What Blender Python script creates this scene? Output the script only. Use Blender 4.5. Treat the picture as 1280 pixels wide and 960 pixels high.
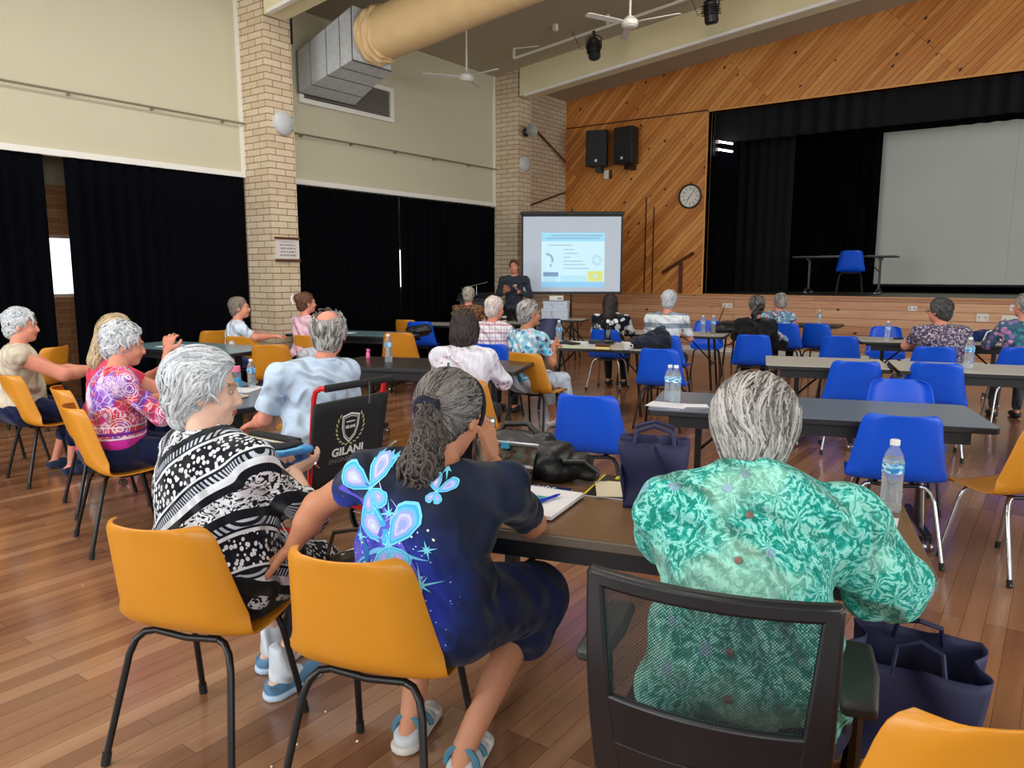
import bpy, bmesh, math, random
import numpy as np
from math import sin, cos, pi, radians, degrees, atan2, sqrt
from mathutils import Vector, Matrix
from mathutils.bvhtree import BVHTree
for o in list(bpy.data.objects): bpy.data.objects.remove(o)
SC = bpy.context.scene; COL = SC.collection
random.seed(7); RNG = np.random.default_rng(7)
# ---------------------------------------------------------------- camera
F = 937.0; TH = math.atan(0.148); PSI = math.atan(695/(937*1.01)); CAMH = 1.55
cam = bpy.data.cameras.new('camera'); camo = bpy.data.objects.new('camera', cam); COL.objects.link(camo)
cam.sensor_width = 36; cam.lens = 36*F/1280; cam.clip_start = .05; cam.clip_end = 200
camo.location = (0, 0, CAMH); camo.rotation_euler = (pi/2-TH, 0, PSI); SC.camera = camo
# ---------------------------------------------------------------- light
SC.view_settings.view_transform = 'Standard'; SC.view_settings.look = 'None'
SC.view_settings.gamma = 1; SC.view_settings.use_curve_mapping = False
SC.view_settings.exposure = -0.16
w = bpy.data.worlds.new('world'); SC.world = w; w.use_nodes = True
w.node_tree.nodes['Background'].inputs[0].default_value = (.86, .93, 1, 1); w.node_tree.nodes['Background'].inputs[1].default_value = 2.2
def area(name, loc, rot, sx, sy, power, col=(1, 1, 1)):
    l = bpy.data.lights.new(name, 'AREA'); l.shape = 'RECTANGLE'; l.size = sx; l.size_y = sy; l.energy = power; l.color = col
    o = bpy.data.objects.new(name, l); COL.objects.link(o); o.location = loc; o.rotation_euler = rot; return o
# daylight through the window openings of the right wall and of the back wall
for i, y in enumerate((-2.2, 2.2, 6.6, 11.0)):
    area('window_daylight', (6.86, y, 2.7), (0, radians(90), 0), 2.6, 3.4, 135, (.93, .97, 1))
for i, (x, pw) in enumerate(((-6.6, 280), (-2.2, 120), (2.4, 60))):
    area('window_daylight', (x, -3.86, 2.4), (radians(90), 0, 0), 3.4, 2.4, pw, (.93, .97, 1))
# added ceiling battens, out of view, to brighten tabletops and floor from above
FILL_BATTENS = [(-6.3, 2.2), (-3.0, 1.6), (-6.4, 5.4), (-3.0, 5.2), (-3.6, 8.4), (-5.0, -1.6), (-1.0, -1.8)]
for bx_, by_ in FILL_BATTENS:
    area('batten_fill_light', (bx_, by_, 5.25+.105*(min(bx_, -bx_)+9.15)-.2), (0, 0, 0), .5, 1.5, 60, (1, .97, .92))
# soft lamp added above the stage, without a fitting, to brighten the pale screen
area('stage_fill_light', (-1.0, 16.4, 4.9), (radians(30), 0, 0), 5.0, .3, 75, (1, .96, .86))
# ---------------------------------------------------------------- materials
class T:
    def __init__(s, name):
        s.m = bpy.data.materials.new(name); s.m.use_nodes = True; s.t = s.m.node_tree; s.b = s.t.nodes['Principled BSDF']
    def n(s, typ, ins={}, **pr):
        nd = s.t.nodes.new('ShaderNode'+typ)
        for k, v in pr.items(): setattr(nd, k, v)
        for k, v in ins.items(): s.put(nd.inputs[k], v)
        return nd
    def put(s, sock, v):
        if hasattr(v, 'is_output'): s.t.links.new(v, sock)
        else:
            if isinstance(v, (tuple, list)) and sock.type == 'RGBA' and len(v) == 3: v = (*v, 1)
            sock.default_value = v
    def math(s, op, a, b=0.0, c=0.0):
        nd = s.t.nodes.new('ShaderNodeMath'); nd.operation = op
        s.put(nd.inputs[0], a); s.put(nd.inputs[1], b); s.put(nd.inputs[2], c); return nd.outputs[0]
    def mix(s, f, a, b, mode='MIX'):
        nd = s.t.nodes.new('ShaderNodeMix'); nd.data_type = 'RGBA'; nd.blend_type = mode
        s.put(nd.inputs[0], f); s.put(nd.inputs[6], a); s.put(nd.inputs[7], b); return nd.outputs[2]
    def obj(s): return s.n('TexCoord').outputs['Object']
    def pos(s): return s.n('NewGeometry').outputs['Position']
    def sep(s, v): return s.n('SeparateXYZ', {0: v}).outputs
    def comb(s, x, y, z): return s.n('CombineXYZ', {0: x, 1: y, 2: z}).outputs[0]
    def vm(s, op, a, b=(0, 0, 0)):
        nd = s.t.nodes.new('ShaderNodeVectorMath'); nd.operation = op; s.put(nd.inputs[0], a); s.put(nd.inputs[1], b); return nd.outputs[0]
    def noise(s, v, sc, det=2, rough=.5, dist=0.0):
        return s.n('TexNoise', {'Vector': v, 'Scale': sc, 'Detail': det, 'Roughness': rough, 'Distortion': dist}).outputs[0]
    def noisec(s, v, sc, det=2): return s.n('TexNoise', {'Vector': v, 'Scale': sc, 'Detail': det}).outputs[1]
    def vor(s, v, sc, feat='F1', rnd=1.0): return s.n('TexVoronoi', {'Vector': v, 'Scale': sc, 'Randomness': rnd}, feature=feat).outputs
    def ramp(s, f, stops, interp='LINEAR'):
        nd = s.t.nodes.new('ShaderNodeValToRGB'); s.put(nd.inputs[0], f); r = nd.color_ramp; r.interpolation = interp
        while len(r.elements) < len(stops): r.elements.new(.5)
        for e, (p, c) in zip(r.elements, stops):
            e.position = p; e.color = (*c, 1) if len(c) == 3 else c
        return nd.outputs[0]
    def step(s, v, t, soft=.0):
        return s.math('GREATER_THAN', v, t)
    def bump(s, h, strength=.3, dist=.01):
        nd = s.n('Bump', {'Height': h, 'Strength': strength, 'Distance': dist}); s.t.links.new(nd.outputs[0], s.b.inputs['Normal'])
    def fin(s, col, rough=.6, metal=0.0, spec=None, coat=0.0, sheen=0.0):
        s.put(s.b.inputs['Base Color'], col); s.put(s.b.inputs['Roughness'], rough); s.put(s.b.inputs['Metallic'], metal)
        if spec is not None: s.put(s.b.inputs['Specular IOR Level'], spec)
        if coat: s.b.inputs['Coat Weight'].default_value = coat; s.b.inputs['Coat Roughness'].default_value = .12
        if sheen: s.b.inputs['Sheen Weight'].default_value = sheen
        return s.m
def C(r, g, b):  # sRGB 0..255 to linear
    f = lambda c: (c/255/12.92) if c <= 10 else ((c/255+.055)/1.055)**2.4
    return (f(r), f(g), f(b))
MC = {}
def pm(name, col, rough=.5, metal=0.0, vary=.08, scale=30, bump=0, spec=None, coat=0.0, sheen=0.0):
    if name in MC: return MC[name]
    t = T(name); o = t.obj(); nz = t.noise(o, scale, 3)
    a = tuple(max(0, c*(1-vary)) for c in col); b = tuple(min(1, c*(1+vary)) for c in col)
    c = t.mix(nz, a, b)
    if bump: t.bump(nz, bump, .004)
    MC[name] = t.fin(c, rough, metal, spec, coat, sheen); return MC[name]
# ---------------------------------------------------------------- mesh collector
class G:
    def __init__(s): s.v = []; s.f = []; s.m = []
    def add(s, V, Fs, m=0):
        o = len(s.v); s.v += [tuple(map(float, p)) for p in V]; s.f += [tuple(int(i)+o for i in f) for f in Fs]; s.m += [m]*len(Fs); return s
    def box(s, x0, x1, y0, y1, z0, z1, m=0, R=None, c=(0, 0, 0)):
        V = [(x, y, z) for z in (z0, z1) for y in (y0, y1) for x in (x0, x1)]
        if R is not None: V = [R @ Vector(p)+Vector(c) for p in V]
        return s.add(V, [(0, 2, 3, 1), (4, 5, 7, 6), (0, 1, 5, 4), (2, 6, 7, 3), (0, 4, 6, 2), (1, 3, 7, 5)], m)
    def tube(s, P, r, n=8, m=0, cap=True, flat=None):
        P = [Vector(p) for p in P]; R = r if hasattr(r, '__len__') else [r]*len(P)
        t0 = (P[1]-P[0]).normalized(); a = t0.orthogonal().normalized(); V = []
        for i, p in enumerate(P):
            t = (P[min(i+1, len(P)-1)]-P[max(i-1, 0)]).normalized()
            a = (a-t*a.dot(t)).normalized(); b = t.cross(a)
            for k in range(n):
                q = 2*pi*k/n; V.append(p+(a*cos(q)+b*sin(q))*R[i])
        Fs = [(i*n+k, i*n+(k+1) % n, (i+1)*n+(k+1) % n, (i+1)*n+k) for i in range(len(P)-1) for k in range(n)]
        if cap: Fs += [tuple(reversed(range(n))), tuple(range((len(P)-1)*n, len(P)*n))]
        return s.add(V, Fs, m)
    def lathe(s, prof, n=20, c=(0, 0, 0), m=0, R=None, close=True):
        V = []
        for r, z in prof:
            for k in range(n):
                p = Vector((r*cos(2*pi*k/n), r*sin(2*pi*k/n), z))
                if R is not None: p = R @ p
                V.append(p+Vector(c))
        Fs = [(i*n+k, i*n+(k+1) % n, (i+1)*n+(k+1) % n, (i+1)*n+k) for i in range(len(prof)-1) for k in range(n)]
        if close: Fs += [tuple(reversed(range(n))), tuple(range((len(prof)-1)*n, len(prof)*n))]
        return s.add(V, Fs, m)
    def prism(s, pts, z0, z1, m=0, R=None, c=(0, 0, 0)):
        n = len(pts); V = [Vector((x, y, z0)) for x, y in pts]+[Vector((x, y, z1)) for x, y in pts]
        if R is not None: V = [R @ p+Vector(c) for p in V]
        else: V = [p+Vector(c) for p in V]
        return s.add(V, [tuple(reversed(range(n))), tuple(range(n, 2*n))]+[(i, (i+1) % n, n+(i+1) % n, n+i) for i in range(n)], m)
    def grid(s, fn, nu, nv, m=0, closeu=False):
        V = [fn(i/nu, j/nv) for j in range(nv+1) for i in range(nu+1)]
        return s.add(V, [(j*(nu+1)+i, j*(nu+1)+i+1, (j+1)*(nu+1)+i+1, (j+1)*(nu+1)+i) for j in range(nv) for i in range(nu)], m)
    def build(s, name, mats, parent=None, loc=(0, 0, 0), rz=0, bev=0, smooth=True, ang=35, solid=0, sub=0, cast=True):
        me = bpy.data.meshes.new(name); me.from_pydata(s.v, [], s.f); me.validate()
        mats = mats if isinstance(mats, (list, tuple)) else [mats]
        for x in mats: me.materials.append(x)
        if len(me.polygons) == len(s.m): me.polygons.foreach_set('material_index', s.m)
        if smooth:
            me.shade_smooth(); me.set_sharp_from_angle(angle=radians(ang))
        o = bpy.data.objects.new(name, me); COL.objects.link(o)
        if solid: md = o.modifiers.new('s', 'SOLIDIFY'); md.thickness = solid; md.offset = 0
        if bev: md = o.modifiers.new('b', 'BEVEL'); md.width = bev; md.segments = 2; md.limit_method = 'ANGLE'
        if sub: md = o.modifiers.new('u', 'SUBSURF'); md.levels = md.render_levels = sub
        o.parent = parent; o.location = loc; o.rotation_euler = (0, 0, rz); return o
def rrect(w, h, r, n=4, cx=0, cy=0):
    P = []
    for sx, sy, a0 in ((1, 1, 0), (-1, 1, 90), (-1, -1, 180), (1, -1, 270)):
        for k in range(n+1):
            a = radians(a0+90*k/n); P.append((cx+sx*(w/2-r)+r*cos(a), cy+sy*(h/2-r)+r*sin(a)))
    return P
def tag(o, label=None, cat=None, group=None, kind=None):
    for k, v in (('label', label), ('category', cat), ('group', group), ('kind', kind)):
        if v: o[k] = v
    return o
def empty(name, loc=(0, 0, 0), rz=0, label=None, cat=None, group=None):
    o = bpy.data.objects.new(name, None); COL.objects.link(o); o.location = loc; o.rotation_euler = (0, 0, rz); o.empty_display_size = .1
    return tag(o, label, cat, group)
def struct(g, name, m, **k):
    o = g.build(name, m, **k); o['kind'] = 'structure'; return o
def copy_tree(o, parent=None):
    c = o.copy(); COL.objects.link(c); c.parent = parent
    for ch in list(o.children): copy_tree(ch, c)
    return c
def fwd(a): return (-sin(radians(a)), cos(radians(a)))
def Rot(x=0, y=0, z=0): return (Matrix.Rotation(radians(z), 3, 'Z') @ Matrix.Rotation(radians(y), 3, 'Y') @ Matrix.Rotation(radians(x), 3, 'X'))
def text_mesh(name, s, size, mat, parent, loc, rot, bold=0, ext=.0005, align='CENTER', sx=1.0):
    cu = bpy.data.curves.new(name, 'FONT'); cu.body = s; cu.size = size; cu.extrude = ext; cu.align_x = align; cu.align_y = 'CENTER'; cu.offset = bold; cu.resolution_u = 3
    t = bpy.data.objects.new('tmp', cu); COL.objects.link(t); bpy.context.view_layer.update()
    me = bpy.data.meshes.new_from_object(t.evaluated_get(bpy.context.evaluated_depsgraph_get())); bpy.data.objects.remove(t)
    me.name = name; me.materials.clear(); me.materials.append(mat)
    o = bpy.data.objects.new(name, me); COL.objects.link(o); o.parent = parent; o.location = loc; o.rotation_euler = rot; o.scale = (sx, 1, 1); return o
# ================================================================ setting
WX = -9.15; SY = 14.46; SH = 1.14
def cz(x): return 5.25+.105*(x-WX) if x < 0 else 5.25+.105*(-WX)-.105*x
def brickmat(name, c1, c2, mortar, axis='xy', bw=.29, rh=.086, ms=.006):
    t = T(name); x, y, z = t.sep(t.pos())
    v = t.comb(t.math('ADD', x, y), z, 0.0)
    br = t.n('TexBrick', {'Vector': v, 'Color1': c1, 'Color2': c2, 'Mortar': mortar, 'Scale': 1.0, 'Mortar Size': ms, 'Brick Width': bw, 'Row Height': rh, 'Mortar Smooth': .2, 'Bias': 0.0})
    nz = t.noise(t.pos(), 14, 4)
    col = t.mix(t.math('MULTIPLY', nz, .35), br.outputs[0], C(160, 130, 95))
    st = t.ramp(t.noise(t.pos(), 5, 2), [(.70, (0, 0, 0)), (.74, (1, 1, 1))])
    t.bump(t.math('SUBTRACT', nz, t.math('MULTIPLY', br.outputs[1], 2.0)), .35, .006)
    return t.fin(col, .85)
brick = brickmat('cream_brick', C(224, 208, 180), C(210, 190, 160), C(124, 98, 72))
redbrick = brickmat('orange_brick', C(222, 156, 100), C(200, 128, 76), C(210, 190, 160))
plaster = pm('cream_painted_plaster', C(200, 194, 168), .75, vary=.035, scale=1.3)
ceilm = pm('grey_beige_ceiling', C(176, 166, 144), .85, vary=.03, scale=2)
beamp = pm('pale_cream_beam_paint', C(226, 216, 176), .6, vary=.02, scale=2)
white = pm('white_paint', C(232, 230, 222), .5, vary=.02)
offw = pm('off_white_plastic', C(222, 222, 216), .4, vary=.02)
# timber floor: boards along Y
t = T('polished_hardwood_boards'); x, y, z = t.sep(t.pos())
v = t.comb(y, x, 0.0)
br = t.n('TexBrick', {'Vector': v, 'Color1': (0, 0, 0, 1), 'Color2': (1, 1, 1, 1), 'Mortar': (.5, .5, .5, 1), 'Scale': 1.0, 'Mortar Size': .0009, 'Brick Width': 1.9, 'Row Height': .083, 'Mortar Smooth': 0.0})
br.offset = .37; br.offset_frequency = 3
grain = t.noise(t.comb(t.math('MULTIPLY', x, 55.0), t.math('MULTIPLY', y, 2.4), 0.0), 1.0, 5, .6, .6)
big = t.noise(t.comb(t.math('MULTIPLY', x, 12.0), t.math('MULTIPLY', y, .55), 0.0), 1.0, 2)
tone = t.math('ADD', t.math('MULTIPLY', br.outputs[0], .46), t.math('MULTIPLY', big, .62))
base = t.ramp(tone, [(.12, C(112, 72, 50)), (.4, C(138, 94, 66)), (.62, C(158, 112, 80)), (.95, C(184, 140, 106))])
col = t.mix(t.math('MULTIPLY', grain, .42), base, C(92, 56, 38))
col = t.mix(br.outputs[1], col, C(50, 26, 14))
t.bump(t.math('SUBTRACT', t.math('MULTIPLY', t.noise(t.pos(), 2.2, 2), 1.0), br.outputs[1]), .05, .006)
floorm = t.fin(col, t.math('ADD', .17, t.math('MULTIPLY', t.noise(t.pos(), 9, 3), .14)), spec=.5, coat=.35)
def diagwood(name, horiz=False, bw=.095):
    t = T(name); x, y, z = t.sep(t.pos())
    if horiz: a, b = x, z
    else:
        a = t.math('MULTIPLY', t.math('ADD', x, z), .7071); b = t.math('MULTIPLY', t.math('SUBTRACT', z, x), .7071)
    br = t.n('TexBrick', {'Vector': t.comb(a, b, 0.0), 'Color1': (0, 0, 0, 1), 'Color2': (1, 1, 1, 1), 'Mortar': (.5, .5, .5, 1), 'Scale': 1.0, 'Mortar Size': .0035, 'Brick Width': 3.7, 'Row Height': bw, 'Mortar Smooth': .3})
    br.offset = .41
    g = t.noise(t.comb(t.math('MULTIPLY', a, 1.6), t.math('MULTIPLY', b, 42.0), 0.0), 1.0, 4, .6, .8)
    pv = t.comb(t.math('MULTIPLY', a, 1.6), t.math('MULTIPLY', b, 2.6), 0.0)
    vo = t.vor(pv, 1.9)
    keep = t.step(t.sep(vo[1])[0], .3)
    knot = t.math('MULTIPLY', keep, t.ramp(vo[0], [(.075, (1, 1, 1)), (.13, (0, 0, 0))]))
    tone = t.math('ADD', t.math('MULTIPLY', br.outputs[0], .3), t.math('MULTIPLY', g, .75))
    if horiz: st = [(.1, C(150, 96, 66)), (.4, C(198, 140, 102)), (.68, C(222, 172, 132)), (.95, C(238, 200, 162))]
    else: st = [(.1, C(140, 74, 30)), (.38, C(192, 116, 50)), (.64, C(222, 152, 78)), (.95, C(240, 186, 116))]
    col = t.ramp(tone, st); col = t.mix(br.outputs[1], col, C(60, 26, 10)); col = t.mix(knot, col, C(52, 20, 8))
    t.bump(t.math('SUBTRACT', 0.0, br.outputs[1]), .4, .01)
    return t.fin(col, .42, coat=.05)
timber = diagwood('varnished_pine_diagonal'); planks = diagwood('stage_front_planks', True, .15)
black = pm('black_drape', C(3, 4, 9), 1.0, vary=.25, scale=4, spec=.08)
blackp = pm('black_painted_wall', C(4, 4, 6), 1.0, vary=.1, spec=.05)
stagefl = pm('dark_stage_floor', C(70, 66, 60), .4, vary=.1, scale=3)
darktrim = pm('dark_timber_trim', C(86, 40, 18), .5, vary=.15, scale=20)
# floor, ceiling
struct(G().box(-10.3, 7.2, -4.2, SY+.1, -.12, 0), 'floor', floorm)
g = G()
for a, b in ((-10.3, 0), (0, 7.2)):
    g.add([(a, -4.2, cz(a)), (b, -4.2, cz(b)), (b, SY+.2, cz(b)), (a, SY+.2, cz(a)), (a, -4.2, cz(a)+.15), (b, -4.2, cz(b)+.15), (b, SY+.2, cz(b)+.15), (a, SY+.2, cz(a)+.15)],
          [(0, 3, 2, 1), (4, 5, 6, 7), (0, 1, 5, 4), (2, 3, 7, 6), (0, 4, 7, 3), (1, 2, 6, 5)])
struct(g, 'ceiling', ceilm)
# left wall: plastered upper wall over curtained openings, brick piers, brick corner
g = G().box(WX-.16, WX, -4.2, 6.32, 2.87, 5.35).box(WX-.16, WX, 6.72, 11.9, 2.87, 5.35)
struct(g, 'wall_left', plaster)
struct(G().box(WX-.16, WX, 12.2, SY, 0, 5.35), 'wall_left_corner', brick)
struct(G().box(-10.3, WX-.3, 12.2, 12.4, 0, 5.3), 'wall_left_return', brick)
for y0, y1 in ((6.31, 6.73), (11.88, 12.31), (.6, 1.02)):
    struct(G().box(WX-.2, -8.59, y0, y1, 0, cz(-8.59)+.02), 'wall_left_pier', brick)
# outer wall behind the curtains, with windows
g = G()
wy = [(-3.2, 5.15), (7.2, 11.2)]
g.box(-10.3, -10.15, -4.2, 12.4, 0, 1.25); g.box(-10.3, -10.15, -4.2, 12.4, 2.02, 2.62); g.box(-10.3, -10.14, -4.2, 12.4, 2.62, 3.1, 1)
for a, b in ((-4.2, -3.2), (5.15, 7.2), (11.2, 12.4)): g.box(-10.3, -10.15, a, b, 1.25, 2.02)
struct(g, 'wall_left_outer', [redbrick, plaster])
struct(G().box(-10.3, WX-.16, -4.2, 12.4, 2.95, 3.05), 'ceiling_left_recess', plaster)
for i, (a, b) in enumerate(wy):
    g = G().box(-10.24, -10.2, a, b, 1.25, 1.29).box(-10.24, -10.2, a, b, 1.98, 2.02)
    n = 4
    for k in range(n+1):
        yy = a+(b-a-.04)*k/n; g.box(-10.24, -10.2, yy, yy+.04, 1.25, 2.02)
    struct(g, 'window_%d' % (i+1), white)
# cover trims
for y in (6.27, 11.84): struct(G().box(WX, WX+.03, y, y+.045, 2.87, 5.25), 'trim_1', white)
for a, b in ((-4.2, 6.3), (6.74, 11.87)): struct(G().box(WX-.02, WX+.05, a, b, 2.83, 2.9), 'trim_2', white)
# right wall and back wall with tall windows
g = G()
ys = (-2.2, 2.2, 6.6, 11.0)
g.box(6.9, 7.1, -4.2, SY, 0, 1.3).box(6.9, 7.1, -4.2, SY, 4.1, 5.6)
e = [-4.2]+[v for y in ys for v in (y-1.8, y+1.8)]+[SY]
for k in range(0, len(e), 2): g.box(6.9, 7.1, e[k], e[k+1], 1.3, 4.1)
struct(g, 'wall_right', plaster)
g = G(); xs = (-6.6, -2.2, 2.4)
g.box(-10.3, 7.1, -4.2, -3.95, 0, 1.1).box(-10.3, 7.1, -4.2, -3.95, 3.7, 6.3)
e = [-10.3]+[v for x in xs for v in (x-1.8, x+1.8)]+[7.1]
for k in range(0, len(e), 2): g.box(e[k], e[k+1], -4.2, -3.95, 1.1, 3.7)
struct(g, 'wall_back', plaster)
for k, y in enumerate(ys):
    g = G()
    for q in range(4): g.box(6.95, 7.02, y-1.8+q*1.17, y-1.8+q*1.17+.05, 1.3, 4.1)
    g.box(6.95, 7.02, y-1.8, y+1.8, 1.3, 1.36).box(6.95, 7.02, y-1.8, y+1.8, 4.04, 4.1); struct(g, 'window_%d' % (k+3), white)
# roof beams across the hall, following the rake
for y0, y1 in ((6.3, 6.62), (11.88, 12.2), (.6, .92)):
    g = G()
    for a, b in ((-8.55, 0), (0, 6.9)):
        V = [(a, y0, cz(a)-.5), (b, y0, cz(b)-.5), (b, y1, cz(b)-.5), (a, y1, cz(a)-.5), (a, y0, cz(a)), (b, y0, cz(b)), (b, y1, cz(b)), (a, y1, cz(a))]
        g.add(V, [(0, 3, 2, 1), (4, 5, 6, 7), (0, 1, 5, 4), (2, 3, 7, 6), (0, 4, 7, 3), (1, 2, 6, 5)])
        o = -.07; q = .045
        V = [(a+.15, y0+o, cz(a)-.53), (b, y0+o, cz(b)-.53), (b, y0, cz(b)-.53), (a+.15, y0, cz(a)-.53), (a+.15, y0+o, cz(a)-.53+q), (b, y0+o, cz(b)-.53+q), (b, y0, cz(b)-.53+q), (a+.15, y0, cz(a)-.53+q)]
        g.add(V, [(0, 3, 2, 1), (4, 5, 6, 7), (0, 1, 5, 4), (2, 3, 7, 6), (0, 4, 7, 3), (1, 2, 6, 5)], 1)
    struct(g, 'beam_1', [beamp, white])
# stage front wall with proscenium opening
OX0, OX1, OZ = -5.88, 5.2, 4.64
g = G().box(WX, OX0, SY, SY+.16, SH, 5.7).box(OX1, 7, SY, SY+.16, SH, 5.7)
g.box(OX0, OX1, SY, SY+.16, OZ, 6.4)
struct(g, 'wall_front', timber)
g = G().box(OX0-.03, OX0, SY-.015, SY+.17, SH, OZ+.03).box(OX0-.03, OX1, SY-.015, SY+.17, OZ, OZ+.03)
struct(g, 'trim_3', pm('gold_pine_trim', C(222, 160, 84), .4, vary=.1))
g = G().box(WX, OX0, SY-.012, SY+.001, 4.16, 4.2)
g.box(-9.15, -7.0, SY-.012, SY, 3.5, 3.5)
g = G()
for x in (-7.18, -7.0): g.box(x, x+.025, SY-.012, SY, SH, 3.1 if x < -7.1 else 2.9)
g.box(WX+.02, OX0-.03, SY-.012, SY, 4.66, 4.685)
struct(g, 'trim_4', darktrim)
struct(G().box(WX, 7, SY-.02, SY+.12, 0, SH-.03), 'wall_stage_front', planks)
struct(G().box(WX, 7, SY-.06, SY+.1, SH-.03, SH), 'trim_5', pm('stage_nosing', C(196, 140, 84), .35, vary=.15))
struct(G().box(WX, 7, SY-.04, SY-.02, 0, .09), 'baseboard_front', white)
struct(G().box(-9.1, 7, SY+.1, 19, SH-.1, SH), 'floor_stage', stagefl)
struct(G().box(-9.1, 7, 18.9, 19.1, SH, 6), 'wall_stage_back', blackp)
struct(G().box(-9.2, -9.0, SY+.17, 19, SH, 6), 'wall_stage_left', blackp)
struct(G().box(7, 7.2, SY+.1, 19, 0, 6), 'wall_stage_right', blackp)
struct(G().box(-9.1, 7.2, SY+.16, 19.1, 5.6, 5.75), 'ceiling_stage', blackp)
# ================================================================ fixed fittings
def drape(pts, z0, z1, amp=.045, per=.16, name='curtain', label='', group=None, cat='curtain', mat=None, nz=6):
    """a gathered curtain hanging along a line pts=(p,q)"""
    p, q = Vector((*pts[0], 0)), Vector((*pts[1], 0)); L = (q-p).length; d = (q-p)/L; nn = Vector((-d.y, d.x, 0))
    n = int(L/per*8); sd = random.random()*9; g = G()
    def fn(u, v):
        s = u*L; a = amp*(.55+.45*sin(s*1.7+sd))*(1-.35*v)
        off = a*sin(2*pi*s/per+.8*sin(s*3+sd))+.02*sin(s*2.3+sd)*(1-v)
        zz = z0+(z1-z0)*v
        if v > .99: zz -= .018*abs(sin(pi*s/per))
        P = p+d*(s)+nn*off; return (P.x, P.y, zz)
    g.grid(fn, n, nz)
    o = g.build(name, mat or black, solid=.004); return tag(o, label, cat, group)
CX = WX+.02
drape(((CX, -3.9), (CX, 3.78)), .04, 2.85, label='black curtain at the far left edge, left of the bright gap', group='black hall curtains')
drape(((CX, 4.0), (CX, 6.28)), .04, 2.85, label='black curtain between the bright gap and the first brick pillar', group='black hall curtains')
drape(((CX, 6.76), (CX, 9.22)), .04, 2.82, label='black curtain just right of the first brick pillar', group='black hall curtains')
drape(((CX, 9.27), (CX, 11.86)), .04, 2.82, label='black curtain left of the second brick pillar, behind the lectern', group='black hall curtains')
steel = pm('dull_steel', C(150, 142, 126), .45, .6)
for a, b, w_ in ((-4, 6.3, 'over the curtain left of the first brick pillar'), (6.76, 11.95, 'between the two brick pillars')):
    r = empty('wall_rail', (WX, 0, 0), 0, 'thin metal rail on the cream wall '+w_, 'rail')
    G().tube([(.07, a, 3.53), (.07, b, 3.53)], .013).build('rail', steel, r)
    k = a+.5
    while k < b:
        G().box(0, .075, k-.01, k+.01, 3.50, 3.53).build('bracket', steel, r); k += .95
# air grille
r = empty('air_grille', (WX, 8.2, 4.25), 0, 'white framed louvred air grille high on the cream wall under the duct', 'air vent')
g = G().box(0, .05, -.95, .95, .2, .27).box(0, .05, -.95, .95, -.27, -.2).box(0, .05, -.95, -.87, -.2, .2).box(0, .05, .87, .95, -.2, .2)
g.build('frame', white, r, bev=.006)
G().box(.0, .008, -.87, .87, -.2, .2).build('backing', pm('dark_grey', C(70, 66, 60), .8), r)
for k in range(13):
    z = -.185+k*.031; G().box(.006, .036, -.87, .87, -.003, .003, R=Rot(y=35), c=(0, 0, z)).build('louvre', pm('grey_louvre', C(158, 152, 140), .5), r)
# supply duct: sheet metal plenum and tan flexible tube
t = T('galvanised_sheet'); nz = t.vor(t.obj(), 14)[1]; galv = t.fin(t.mix(.25, C(176, 182, 184), nz), .38, .75)
t = T('galvanised_sheet'); sepc = t.sep(t.vor(t.obj(), 22)[1])[0]
galv = t.fin(t.mix(sepc, C(194, 198, 200), C(206, 210, 212)), .6, .15)
gd = pm('galvanised_seam', C(112, 116, 118), .4, .7)
r = empty('air_duct', (-7.95, 7.6, 4.72), 0, 'big air duct with tan wrapped round tube and tapered sheet metal end at the wall', 'duct')
x0, x1 = -1.19, 0.0
V = [(x0, -.36, -.62), (x1, -.35, -.34), (x1, .35, -.34), (x0, .7, -.62), (x0, -.36, -.07), (x1, -.35, .34), (x1, .35, .34), (x0, .7, -.07)]
FB = [(0, 3, 2, 1), (4, 5, 6, 7), (0, 1, 5, 4), (2, 3, 7, 6), (0, 4, 7, 3), (1, 2, 6, 5)]
G().add(V, FB).build('plenum', galv, r, bev=.006)
g = G()
def lerp(a, b, t): return Vector(a).lerp(Vector(b), t)
for f in (.03, .27, .55, .78, .985):
    loop = [lerp(V[i], V[j], f) for i, j in ((0, 1), (3, 2), (7, 6), (4, 5))]; cc = sum(loop, Vector())/4
    loop = [cc+(p-cc)*1.012+Vector((0, 0, 0)) for p in loop]
    g.tube(loop+[loop[0]], .011 if f in (.03, .985) else .005, 6)
g.build('seam_rib', gd, r)
g = G(); g.tube([(x0+.1, -.5, .0), (x0+.1, -.5, .75)], .02, 8); g.build('hanger_rod', pm('black_steel', C(24, 24, 26), .5), r)
t = T('tan_wrapped_duct'); x, y, z = t.sep(t.obj())
seam = t.math('LESS_THAN', t.math('PINGPONG', t.math('ADD', x, .2), 1.35), .012)
col = t.mix(t.noise(t.obj(), 5, 3), C(220, 184, 130), C(236, 206, 154)); col = t.mix(t.math('MULTIPLY', seam, .6), col, C(236, 214, 170))
t.bump(t.noise(t.obj(), 8, 4), .25, .02); tan = t.fin(col, .5)
L = 9.0; nu = 40
def dfn(u, v):
    s = u*L; a = 2*pi*v; rr = .335*(1+.012*sin(s*3)+.006*sin(a*5+s*2))
    return (.28+s, rr*cos(a), rr*sin(a)+.03+.105*s)
G().grid(lambda u, v: dfn(u, v), 60, nu).build('duct_tube', tan, r)
def cuff(u, v):
    s = u*.34; a = 2*pi*v; rr = .325+.035*sin(pi*u)+.018*sin(u*22+3*sin(a*2))+.01*sin(a*9+u*8)
    return (-.02+s, rr*cos(a), rr*sin(a)+.105*s)
G().grid(cuff, 30, 60).build('gathered_cuff', tan, r)
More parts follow.
